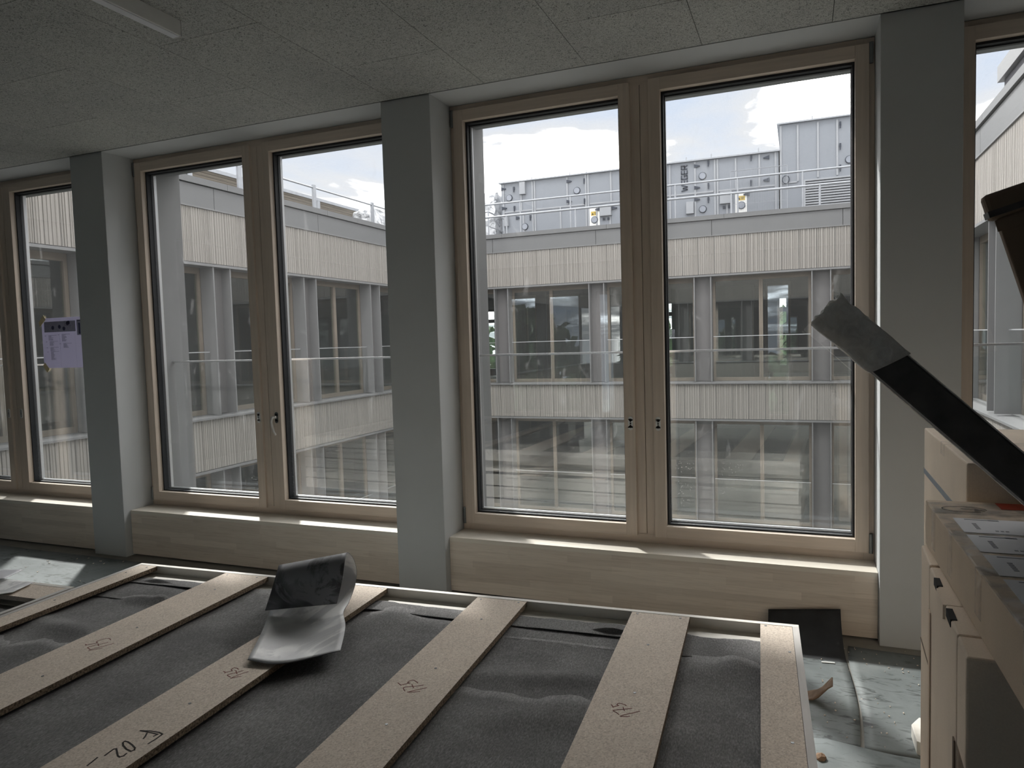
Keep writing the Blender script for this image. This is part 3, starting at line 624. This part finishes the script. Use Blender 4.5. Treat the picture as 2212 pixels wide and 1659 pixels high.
tag(_so, 'dark rubber mat strip whose end curls up against the wood panel', 'mat', 'rubber mats on the floor')
def mat3(s, t):
    x = lerp(.586+.01*math.sin(t*6), 2.6, s); y = lerp(-1.0, -.06-.03*math.sin(s*5), t); l = max(0, 1-s*14)*(max(0, math.sin((t-.25)*5))**3)*.012
    return (x, y, .0065+l)
tag(sheet('floor_mat', 50, 30, mat3, mat_m), 'dusty rubber mat below the right column with a lifted seam', 'mat', 'rubber mats on the floor')
def mat4(s, t):
    x = lerp(.30, 2.6, s); y = lerp(-8.7, -1.012+.02*s, t); l = (max(0, t-.93)/.07)**2*.02*max(0, 1-abs(s-.07)*11)
    return (x, y, .0095+l)
tag(sheet('floor_mat', 60, 60, mat4, mat_m), 'rubber mat nearest the boxes with its far edge lifting', 'mat', 'rubber mats on the floor')

# ------------------------------------------------------------------ stacked timber frame elements
TH = math.radians(2.93); FR = Vector((.364, -1.301, 0)); EX = Vector((math.cos(TH), math.sin(TH), 0)); DV = Vector((math.sin(TH), -math.cos(TH), 0))
def PV(u, v, z): return FR-EX*u+DV*v+Vector((0, 0, z))
TOP = .563; LEN = 2.25; WID = 2.83; EH = .1126
SL = [(.021, .121), (.353, .554), (.949, 1.147), (1.538, 1.739), (2.113, 2.336), (2.72, 2.812)]
def ub(m, u0, u1, v0, v1, z0, z1, mi=0):          # box in element coordinates (local x = -u, y = -v)
    return m.box(-u1, -v1, z0, -u0, -v0, z1, mi)
def element(z0, label, top=False, du=0, dv=0, root=None, W_=WID, slats=None, header=False, dark_rim=False):
    base = FR if root is None else root
    o = base-EX*du+DV*dv
    r = empty('frame_element', (o.x, o.y, z0), TH); tag(r, label, 'timber frame', 'flat timber frame elements stacked by the windows')
    h = EH-.014
    B = lambda nm, m, mt, **k: m.build(nm, mt, r, world=False, **k)
    B('long_rail', ub(MB(), 0, W_, 0, .020, 0, h), rail_w); B('long_rail', ub(MB(), 0, W_, LEN-.02, LEN, 0, h), rail_w)
    B('side_rail', ub(MB(), 0, .020, .0205, LEN-.0205, 0, h), rail_s); B('side_rail', ub(MB(), W_-.018, W_, .0205, LEN-.0205, 0, h), rail_s)
    B('bottom_board', ub(MB(), .02, W_-.02, .02, LEN-.02, .002, .016), chip)
    B('inner_cleat', ub(MB(), .021, W_-.021, .021, .16, .016, h-.036), rail_w)
    out = []
    for a, b in (slats or SL):
        m = ub(MB(), a, b, .0205, LEN-.021, h-.0195, h-.001); m.m = [0 if k in (0, 1) else 1 for k in range(6)]
        out.append(B('batten', m, [chip, chip_edge]))
    if header: out.append(B('batten', ub(MB(), .02, W_-.018, .0205, .15, h-.0195, h-.001), chip))
    return r, out
low_labels = ['second timber frame from the top of the big stack', 'third timber frame from the top of the big stack', 'fourth timber frame from the top of the big stack', 'bottom timber frame of the big stack, on the mats']
for k in range(4):
    element(.012+(TOP-.012-EH+.014)/4*(3-k), low_labels[k], du=(-.012, .01, -.006, .004)[k], dv=(.075, .01, .02, .006)[k] if k == 0 else (.01, .02, .006)[k-1] if k else .0)
toff = TOP-(EH-.014)
el, bats = element(toff, 'top timber frame of the big stack with chipboard battens and dark fleece', top=True)
def fl_sheet(par, u0, u1, v0, v1, zb, seed, lip=(), ridges=(), jag=.012, amp=.004, nu=22, nv=36):
    def fn(s, t):
        u = lerp(u0, u1, s); v = lerp(v0, v1, t); e = max(0, 1-t*9)
        v += e*jag*(nz(u*9, seed, 1)+.6*nz(u*26, seed, 1))
        z = zb+amp*nz(u*3, v*3, 1, seed)+.0015*nz(u*14, v*14, 1, seed)
        for (c, w, hgt) in lip: z += 1.4*e*hgt*math.exp(-((u-c)/w)**2)
        for (ua, va, ub_, vb, w, hgt) in ridges:
            f = (u-ua)/(ub_-ua+1e-9); 
            if -.25 < f < 1.25: z += 1.5*hgt*math.exp(-((v-lerp(va, vb, f)-.012*math.sin(f*5))/w)**2)*(1-abs(f-.5)*.8)
        return (-u, -v, min(z, zb+.05))
    return sheet('fleece_sheet', nu, nv, fn, fleece, par, th=.0025, world=False)
ZF = EH-.014-.035
fl_sheet(el, .07, .45, .105, .275, ZF+.007, 1, jag=.02); fl_sheet(el, .07, .45, .262, LEN-.05, ZF, 2, lip=((.30, .06, .004), (.19, .05, .016)), ridges=((.35, .37, .12, .31, .03, .012), (.40, .70, .05, .66, .02, .008)))
fl_sheet(el, .45, 1.05, .095, .19, ZF+.009, 3, lip=(), jag=.025); fl_sheet(el, .45, 1.05, .155, .285, ZF+.003, 4, lip=((.60, .07, .016),)); fl_sheet(el, .45, 1.05, .268, .78, ZF, 5, lip=((.75, .2, .004),), ridges=((.92, .56, .55, .50, .05, .012),)); fl_sheet(el, .45, 1.05, .655, LEN-.05, ZF+.002, 17, lip=((.62, .10, .016), (.85, .06, .005)), jag=.03, ridges=((.92, .80, .55, .74, .05, .008),))
fl_sheet(el, 1.05, 1.64, .095, .18, ZF+.008, 6, jag=.012); fl_sheet(el, 1.05, 1.64, .152, LEN-.05, ZF, 7, lip=((1.42, .07, .014),), jag=.008)
fl_sheet(el, 1.64, 2.23, .085, LEN-.05, ZF+.004, 8)
fl_sheet(el, 2.23, 2.79, .095, .16, ZF+.008, 9); fl_sheet(el, 2.23, 2.79, .13, .33, ZF+.003, 10, lip=((2.6, .09, .012),)); fl_sheet(el, 2.23, 2.79, .305, .90, ZF, 11, lip=((2.5, .08, .016), (2.4, .04, .02)), ridges=((2.74, .58, 2.36, .66, .05, .012),)); fl_sheet(el, 2.23, 2.79, .76, LEN-.05, ZF+.002, 18, lip=((2.42, .12, .018),), jag=.05)
# screws in the battens
sc = MB()
def screws(i, pts):
    m = MB(); h = WM[el].inverted()
    for px, py in pts:
        p = h @ at(px, py, 2, TOP); m.disc((p.x, p.y, EH-.0152), (0, 0, 1), .0042, .0012, 10)
    m.build('screw', hinge_m, bats[i], world=False)
screws(0, ((1654, 1351), (1706, 1408), (1712, 1604))); screws(1, ((1377, 1325), (1470, 1335), (1400, 1392), (1371, 1496))); screws(2, ((1039, 1294), (1120, 1301), (1040, 1337), (941, 1443), (835, 1564)))
screws(3, ((826, 1272), (410, 1519))); screws(4, ((491, 1241), (555, 1247), (464, 1273), (296, 1355), (92, 1460))); screws(5, ((317, 1225), (272, 1236), (118, 1296)))
# hand-written marks on the battens
def marks(i, k, ox, oy, lines, mat, w, nm):
    m = MB(); h = WM[el].inverted()
    for ln in lines:
        P = [h @ at(ox+x*k, oy+y*k, 2, TOP) for x, y in ln]; m.stroke(P, w, EH-.0152, h=.0006)
    m.build(nm, mat, bats[i], world=False)
marks(4, 90/2212, 170, 1365, [[(350,645),(430,675),(365,705)],[(430,675),(700,630),(950,590),(1000,580),(940,525),(1000,470),(1200,400),(1450,335),(1600,330),(1680,370),(1685,410)],[(1550,545),(1250,615),(1000,675),(700,735),(500,800),(470,830),(600,905)],[(1045,620),(1030,680),(1070,725)],[(1860,600),(1400,720),(1000,830),(700,905),(545,965),(900,920),(1240,845)]], redink, .0028, 'marker_writing')
marks(3, 80/2212, 470, 1430, [[(350,550),(420,565),(460,610),(430,645)],[(460,610),(650,570),(830,530),(880,510),(815,450),(880,380),(1000,330),(1150,350),(1250,420)],[(1530,500),(1250,580),(1000,645),(700,710),(600,750),(590,790),(770,890)],[(1040,495),(1110,515),(1115,620),(1165,680)],[(1830,560),(1500,660),(1100,810),(780,960),(1000,915),(1400,840)]], redink, .0028, 'marker_writing')
marks(2, 80/2212, 850, 1455, [[(265,535),(450,685)],[(490,660),(700,610),(860,570),(990,550),(840,515),(950,430),(1130,370),(1230,385),(1350,460),(1450,545)],[(1780,670),(1400,730),(1000,760),(640,790),(590,840),(610,920),(680,1015)],[(1100,630),(1140,740),(1205,830)],[(1980,830),(1600,910),(1200,995),(850,1090),(1200,1090),(1570,1055)]], redink, .0026, 'marker_writing')
marks(1, 80/2212, 1310, 1510, [[(300,325),(360,390),(400,475)],[(440,445),(560,405),(735,380),(620,315),(680,255),(780,235),(950,275),(1110,320),(1180,380)],[(1510,535),(1100,590),(700,620),(450,650),(400,690),(600,790),(740,900)],[(1000,480),(1030,600),(1070,680)],[(1980,710),(1500,830),(1100,910),(820,1010),(1100,1035),(1380,1005)]], redink, .0026, 'marker_writing')
marks(3, 190/2212, 170, 1565, [[(1750,475),(1950,350),(2105,235),(2020,190),(1800,155),(1550,148),(1800,195),(1985,240),(1890,285)],[(1715,210),(1680,280),(1630,345)],[(1160,410),(1110,450),(1120,520),(1200,610),(1310,665),(1400,630),(1415,580),(1340,500),(1240,430),(1160,410)],[(1200,720),(1130,780),(1030,810),(985,780),(965,690),(945,600),(880,610),(780,680),(660,770)],[(465,825),(350,920),(220,1020)]], ink, .0042, 'marker_writing')
# neighbouring stack on the left
o2 = PV(2.845, .335, 0)
labs = ['top timber frame of the left stack, header batten and dark fleece', 'second timber frame of the left stack', 'third timber frame of the left stack', 'fourth timber frame of the left stack', 'bottom timber frame of the left stack']
for k in range(5):
    r2, _ = element(.012+(TOP-.012-EH+.014)/4*(4-k), labs[k], root=o2, W_=2.2, slats=[(.7, .9), (1.3, 1.5)], header=True)
    if k == 0: fl_sheet(r2, .03, 2.1, .16, LEN-.05, ZF, 15, ridges=((.05, .4, .7, .3, .06, .02),))

# curled vinyl offcut on the stack
def atd(px, py, y): return at(px, py, 1, y)
Rr = [at(735, 1405, 2, TOP+.012), at(743, 1372, 2, TOP+.014), at(746, 1347, 2, TOP+.015), at(742, 1322, 1, -1.70), at(755, 1297, 1, -1.62), at(767, 1262, 1, -1.56), at(770, 1233, 1, -1.55), at(763, 1207, 1, -1.60), at(750, 1195, 1, -1.67), at(745, 1214, 1, -1.72), at(739, 1255, 1, -1.74), at(728, 1303, 1, -1.72)]
Lr = [at(535, 1424, 2, TOP+.016), at(562, 1372, 2, TOP+.008), at(580, 1328, 2, TOP+.004), at(589, 1300, 1, -1.72), at(600, 1285, 1, -1.64), at(610, 1262, 1, -1.58), at(613, 1246, 1, -1.57), at(608, 1230, 1, -1.63), at(603, 1222, 1, -1.70), at(599, 1236, 1, -1.76), at(588, 1272, 1, -1.79), at(573, 1318, 1, -1.78)]
LC, RC = catmull(Lr, 6), catmull(Rr, 6)
def curl(s, t):
    k = t*(len(LC)-1); a = int(min(k, len(LC)-2)); f = k-a; p = LC[a].lerp(LC[a+1], f); q = RC[a].lerp(RC[a+1], f); c = p.lerp(q, s)
    c = c+Vector((0, 0, -.004*math.sin(s*math.pi)*(1 if t < .12 else 0)*(1-t/.12 if t < .12 else 0))); e = max(0, 1-t*10)
    return tuple(c+DV*e*.05*math.sin(math.pi*min(1, s*1.0))*(.7+.3*math.sin(s*4)))
o = sheet('vinyl_offcut', 16, 67, curl, [sheet_top, sheet_back], th=.0028); tag(o, 'curled grey vinyl offcut with white smears folded over on the battens', 'offcut')

# loose sheets on the left stack
def flat_sheet(name, label, pts, z, m, cat, amp=.006):
    P = [at(x, y, 2, z) for x, y in pts]
    def fn(s, t): 
        a = P[0].lerp(P[1], s); b = P[3].lerp(P[2], s); c = a.lerp(b, t); return (c.x, c.y, z+amp*abs(nz(c.x*4, c.y*4, 1)))
    return tag(sheet(name, 14, 14, fn, m, th=.002), label, cat)
flat_sheet('vinyl_offcut', 'smooth grey vinyl sheet lying over the edge of the left stack', ((-120, 1240), (74, 1259), (27, 1281), (-150, 1310)), TOP+.006, sheet_top, 'offcut')
flat_sheet('paper_sheet', 'white sheet of paper at the left edge on top of grey vinyl', ((-100, 1234), (52, 1231), (8, 1252), (-110, 1254)), TOP+.022, labelw, 'paper')

# ------------------------------------------------------------------ luminaire, poster
r = tag(empty('linear_ceiling_light', (-2.19, -1.33, 3.0)), 'slim white linear light fixed under the ceiling boards', 'ceiling light')
MB().box(-2.217, -2.85, 2.932, -2.167, -1.327, 2.9995).build('housing', bwhite, r, bev=.002); MB().box(-2.211, -2.845, 2.9275, -2.173, -1.335, 2.9325).build('diffuser', labelw, r); MB().box(-2.219, -1.3265, 2.93, -2.165, -1.323, 2.9995).build('end_cap', bwhite, r)
YP = D+.0505
r = tag(empty('taped_plan', (-5.53, YP, 1.43)), 'printed plan sheet taped to the glass of the leftmost window', 'poster')
pc = [at(84, 692, 1, YP), at(176, 684, 1, YP)]
x0, x1, z0, z1 = -5.548, -4.958, 1.425, 1.842
MB().box(x0, YP-.0006, z0, x1, YP, z1).build('sheet', paper, r)
def pr(nm, m, bx): 
    mb = MB()
    for a, b, c, d in bx: mb.box(x0+a, YP-.0012, z1-d, x0+b, YP-.0007, z1-c)
    mb.build(nm, m, r)
pr('print_header', print_m, [(.03, .405, .03, .118), (.42, .59, .025, .15)])
mb = MB()
for a, c in ((.135, .082), (.215, .076), (.268, .092), (.325, .045), (.312, .05)): mb.disc((x0+a, YP-.0012, z1-c), (0, -1, 0), .0165, .0005, 16)
for a, b, c, d in ((.28, .36, .03, .031), (.28, .281, .03, .07), (.28, .36, .069, .07), (.43, .58, .03, .036), (.44, .46, .05, .14), (.48, .51, .06, .10), (.53, .56, .055, .07), (.52, .58, .11, .118), (.47, .50, .12, .14)): mb.box(x0+a, YP-.0018, z1-d, x0+b, YP-.0012, z1-c)
mb.build('print_plan', print_d, r)
ln = []
for cx_, c0, rows in ((.075, .145, 7), (.085, .195, 6), (.09, .245, 5), (.095, .28, 12), (.235, .14, 10), (.25, .215, 6)):
    ln.append((cx_-.045, cx_-.03, c0, c0+.004)); ln.append((cx_, cx_+.10, c0-.002, c0+.0005))
    for k in range(rows): ln.append((cx_, cx_+.03+.03*random.random(), c0+.004+k*.0056, c0+.0066+k*.0056))
pr('print_text', print_m, ln)
pr('fold_line', print_m, [(.21, .2105, .13, .417), (.395, .3955, .12, .417)])
def tape(pts): MB().prism([(x0+a, YP-.0022, z1-c) for a, c in pts], (0, .001, 0), None).build('tape_strip', tape_y, r)
tape(((-.03, .03), (.03, -.028), (.055, .012), (.006, .05), (-.02, .07))); tape(((-.012, .395), (.012, .37), (.065, .425), (.035, .455), (.018, .44)))

# ------------------------------------------------------------------ boxes on the right
def carton_box(name, label, org, rz, dims, mat, bev=.004, cat='box', group='cardboard boxes by the right column'):
    r = tag(empty(name, org, rz), label, cat, group); x, y, z = dims
    m = MB(); m.box(0, -y, 0, x, 0, z); b = m.build('body', mat, r, world=False, bev=bev); return r, b
DR = math.atan2(-.0414, -.999)          # the row of upright cartons is turned a little
rz = -math.radians(2.37)
row = Vector((.655, -1.80, .011)); dv = Vector((-.0414, -.9991, 0)); HT = .998-.011
ra_, b_ = carton_box('upright_carton', 'narrow upright carton, farthest of the row under the long box', row, rz, (.72, .171, HT), card_l)
MB().box(-.0015, -.168, HT-.24, 0, -.003, HT-.236).build('flap_edge', card_d, ra_, world=False)
p = row+dv*.178
rb_, b_ = carton_box('upright_carton', 'wide upright carton with cut tuck slots, in the middle of the row', p, rz, (.72, .405, HT-.002), card_l)
for a, b in ((.085, .14), (.275, .335)):
    MB().box(-.0012, -b, HT-.016, .010, -a, HT-.0005).build('tuck_slot', dark, rb_, world=False)
MB().box(-.004, -.255, HT-.03, .03, -.155, HT-.0012).build('tuck_flap', card_l, rb_, world=False)
MB().box(-.003, -.400, 0, -.0005, -.385, HT-.2).build('flap_edge', card_d, rb_, world=False); MB().box(-.003, -.03, 0, -.0005, -.002, HT-.1).build('flap_edge', card, rb_, world=False)
p = row+dv*.591
rc_ = tag(empty('upright_carton', p, rz), 'upright carton with a deep lid, nearest of the row and dark in front', 'box', 'cardboard boxes by the right column')
MB().box(.012, -.083, 0, .71, -.004, HT-.02).build('body', card, rc_, world=False, bev=.003)
MB().frame(0, HT-.20, .72, HT, .72, 0, 0, 0, -.094, 0).build('lid', card_l, rc_, world=False, bev=.004) if False else MB().box(0, -.094, HT-.20, .72, 0, HT).build('lid', card_l, rc_, world=False, bev=.004)
# long flat box across the row
fb, b_ = carton_box('flat_long_box', 'long flat cardboard box with shipping labels under clear tape', Vector((.664, -1.795, 1.0)), 0, (.62, 1.2, .113), card, bev=.004)
for y in (-.10, -.30, -.56, -.86): 
    MB().box(-.0012, y-.045, .02+.02*random.random(), .0, y, .1135).box(-.0012, y-.045, .113, .5, y, .1142).build('tape_strip', ctape, fb, world=False)
MB().box(.0, -1.15, .1131, .40, -.03, .1139).build('tape_film', ctape, fb, world=False)
def label_at(lx, ly):
    l = MB().box(lx, ly-.125, .1140, lx+.24, ly, .1146).build('shipping_label', labelw, fb, world=False)
    t = MB(); z0_, z1_ = .1146, .1150
    t.box(lx+.02, ly-.013, z0_, lx+.075, ly-.008, z1_); t.box(lx+.065, ly-.016, z0_, lx+.085, ly-.006, z1_)
    for k in range(9):
        t.box(lx+.135+k*.0105, ly-.045, z0_, lx+.1415+k*.0105, ly-.037, z1_)
    for a, b, c in ((.135, .19, .055), (.20, .235, .056), (.12, .215, .085), (.14, .23, .092), (.14, .2, .098)): t.box(lx+a, ly-c-.002, z0_, lx+b, ly-c, z1_)
    for k in range(5): t.box(lx+.028, ly-.05-.011*k, z0_, lx+.036, ly-.043-.011*k, z1_)
    for k in range(3): t.box(lx+.06+.009*k, ly-.106, z0_, lx+.066+.009*k, ly-.099, z1_)
    t.build('label_text', labelg, l, world=False)['kind'] = 'stuff'
for k, yy in enumerate((-.19, -.335, -.48, -.625)): label_at(.027, yy); label_at(.29, yy-.02)
MB().box(.145, -.075, .1140, .28, -.012, .1147).build('orange_sticker', orange, fb, world=False)
mk = MB(); mk.stroke([(.075+.045*math.cos(a*.3)-.01, -.10+.028*math.sin(a*.3)) for a in range(19)], .0022, .1149); mk.stroke([(.06, -.095), (.10, -.10), (.085, -.108)], .0022, .1149); mk.stroke([(.088, -.094), (.105, -.108)], .0022, .1149)
mk.build('pen_mark', ink, fb, world=False)
# tall box behind
rbx, b_ = carton_box('tall_carton', 'tall pale carton with a grey strap, behind the long flat box', Vector((.768, -1.03, .011)), math.radians(-.6), (.60, .722, 1.19), card_l, bev=.004)
MB().box(-.0016, -.7225, 1.035, .6015, .001, 1.052).build('strap', strap_m, rbx, world=False)
MB().box(-.001, -.40, 1.155, .3, -.34, 1.1912).build('tape_strip', ctape, rbx, world=False)
# leaning package on top of it
YU = -1.42; TLp = at(2121, 424, 1, YU); ang = math.radians(16.5)
hh = (TLp.z-1.204)/math.cos(ang); ux = Vector((math.cos(ang), 0, math.sin(ang))); uz = Vector((-math.sin(ang), 0, math.cos(ang)))
pk = tag(empty('wrapped_package', (TLp.x+hh*math.sin(ang), YU, 1.204)), 'dark flat package leaning above the boxes at the right edge', 'package')
def pb(a0, a1, c0, c1, y0, y1): 
    c = TLp+ux*((a0+a1)/2)-uz*((c0+c1)/2); c.y = YU+(y0+y1)/2; return MB().obox(c, ux*((a1-a0)/2), (0, (y1-y0)/2, 0), uz*((c1-c0)/2))
pb(.018, .60, .035, hh, .004, .034).build('body', card_d, pk, bev=.004)
pb(0, .62, 0, .075, -.006, .042).build('folded_lid', card_d, pk, bev=.012)
pb(-.001, .621, .048, .066, -.0085, .045).build('strap', blackwrap, pk)
pb(.010, .3, .078, .11, 0, .006).build('flap_edge', card_d, pk)
# long black tube
YT = -2.05; a0 = at(1755, 697, 1, YT); a1 = at(1815, 640, 1, YT); b0 = at(2212, 1091, 1, YT)
ax = (b0-a0).normalized(); nx = Vector((-ax.z, 0, ax.x)); 
if nx.z < 0: nx = -nx
wd = (a1-a0).dot(nx); lenT = (a0.z-1.1185)/(-ax.z)
tb = tag(empty('wrapped_profile', (a0.x+ax.x*lenT, YT, 1.117)), 'long black wrapped profile with a foam covered end leaning over the boxes', 'profile')
def tbx(s0, s1, n0, n1, y0, y1):
    c = a0+ax*((s0+s1)/2)+nx*((n0+n1)/2); c.y = YT+(y0+y1)/2; return MB().obox(c, ax*((s1-s0)/2), (0, (y1-y0)/2, 0), nx*((n1-n0)/2))
tbx(.14, lenT, .004, wd-.004, .002, .075).build('core', blackwrap, tb, bev=.004)
tbx(.10, lenT-.002, 0, .0055, .004, .078).build('foam_lining', foam_edge, tb); tbx(.16, lenT-.002, wd-.0055, wd-.001, .006, .078).build('foam_lining', foam_edge, tb)
sv, sf = [], []
import bmesh
bm = bmesh.new(); bmesh.ops.create_cube(bm, size=1); bmesh.ops.subdivide_edges(bm, edges=bm.edges[:], cuts=14, use_grid_fill=True)
me = bpy.data.meshes.new('foam_sleeve'); WMi = WM[tb].inverted()
tipk = 0
for v in bm.verts:
    s = (v.co.x+.5); n = (v.co.y+.5); d = v.co.z+.5; L_ = .165+.03*n
    c = a0+ax*(s*L_)+nx*(lerp(-.003, wd+.004, n)); c.y = YT+lerp(-.003, .080, d)
    c += noise.noise_vector(c*38)*.004*(1.3 if s < .3 else .8)
    if s < .01: c += ax*(.010*noise.noise(Vector((n*5, d*5, 2))))
    v.co = WMi @ c
bm.to_mesh(me); bm.free(); me.materials.append(film); me.polygons.foreach_set('use_smooth', [True]*len(me.polygons)); link('foam_sleeve', me, tb)

# ------------------------------------------------------------------ bits lying about
p = at(1758, 1506, 2, .012); cs = MB()
vs, fs = grid(8, 5, lambda s, t: (p.x-.06+.13*s, p.y-.03+.07*t-.02*s, .012+.0+.12*max(0, s-.25)**1.3+.006*math.sin(s*9+t*5)))
o = MB().add(vs, fs).build('cardboard_scrap', brownscrap, smooth=True); s_ = o.modifiers.new('t', 'SOLIDIFY'); s_.thickness = .004; tag(o, 'torn brown cardboard scrap poking out beside the stack', 'scrap')
p = at(1773, 1638, 2, .02); import bmesh
def lump(name, label, c, r, m, cat):
    bm = bmesh.new(); bmesh.ops.create_icosphere(bm, subdivisions=2, radius=1); me = bpy.data.meshes.new(name)
    for v in bm.verts: q = v.co.copy(); v.co = Vector((c[0]+q.x*r[0], c[1]+q.y*r[1], c[2]+q.z*r[2]))+noise.noise_vector(q*2)*r[0]*.25
    bm.to_mesh(me); bm.free(); me.materials.append(m); return tag(link(name, me), label, cat)
lump('wood_knot', 'small brown wood knot beside the stack edge', (p.x, p.y, .024), (.018, .022, .014), brownscrap, 'debris')
p = at(1990, 1600, 2, .012); o = MB().prism([(p.x-.028, p.y-.10, .0095), (p.x+.03, p.y-.13, .0095), (p.x+.03, p.y+.075, .0095), (p.x+.004, p.y+.085, .0095), (p.x-.03, p.y+.02, .0095)], (0, 0, .05), None).build('timber_offcut', rail_w, bev=.003)
tag(o, 'pale splintered timber offcut at the foot of the cartons', 'offcut')
a, b = at(1777, 1430, 2, .009), at(1801, 1432, 2, .009); o = MB().stroke([a, b], .012, .0088, h=.002).build('white_strip', white_strip); tag(o, 'thin white strip lying on the mat near the column', 'debris')
rb = MB(); R = random.Random(5)
for k in range(80):
    x, y = R.uniform(.45, 1.0), R.uniform(-1.0, -.05); a = R.random()*3; s = R.uniform(.0012, .0035)
    rb.obox((x, y, .0098 if y > -1 else .012), (math.cos(a)*s, math.sin(a)*s, 0), (-math.sin(a)*s*.6, math.cos(a)*s*.6, 0), (0, 0, .0015))
for k in range(60):
    x, y = R.uniform(-5.5, -3.2), R.uniform(-1.1, -.1); a = R.random()*3; s = R.uniform(.002, .006)
    rb.obox((x, y, .0105), (math.cos(a)*s*1.8, math.sin(a)*s*1.8, 0), (-math.sin(a)*s*.4, math.cos(a)*s*.4, 0), (0, 0, .0015))
o = rb.build('wood_crumbs', chip); tag(o, 'scattered pale crumbs and chips on the dark mats', 'debris', kind='stuff')
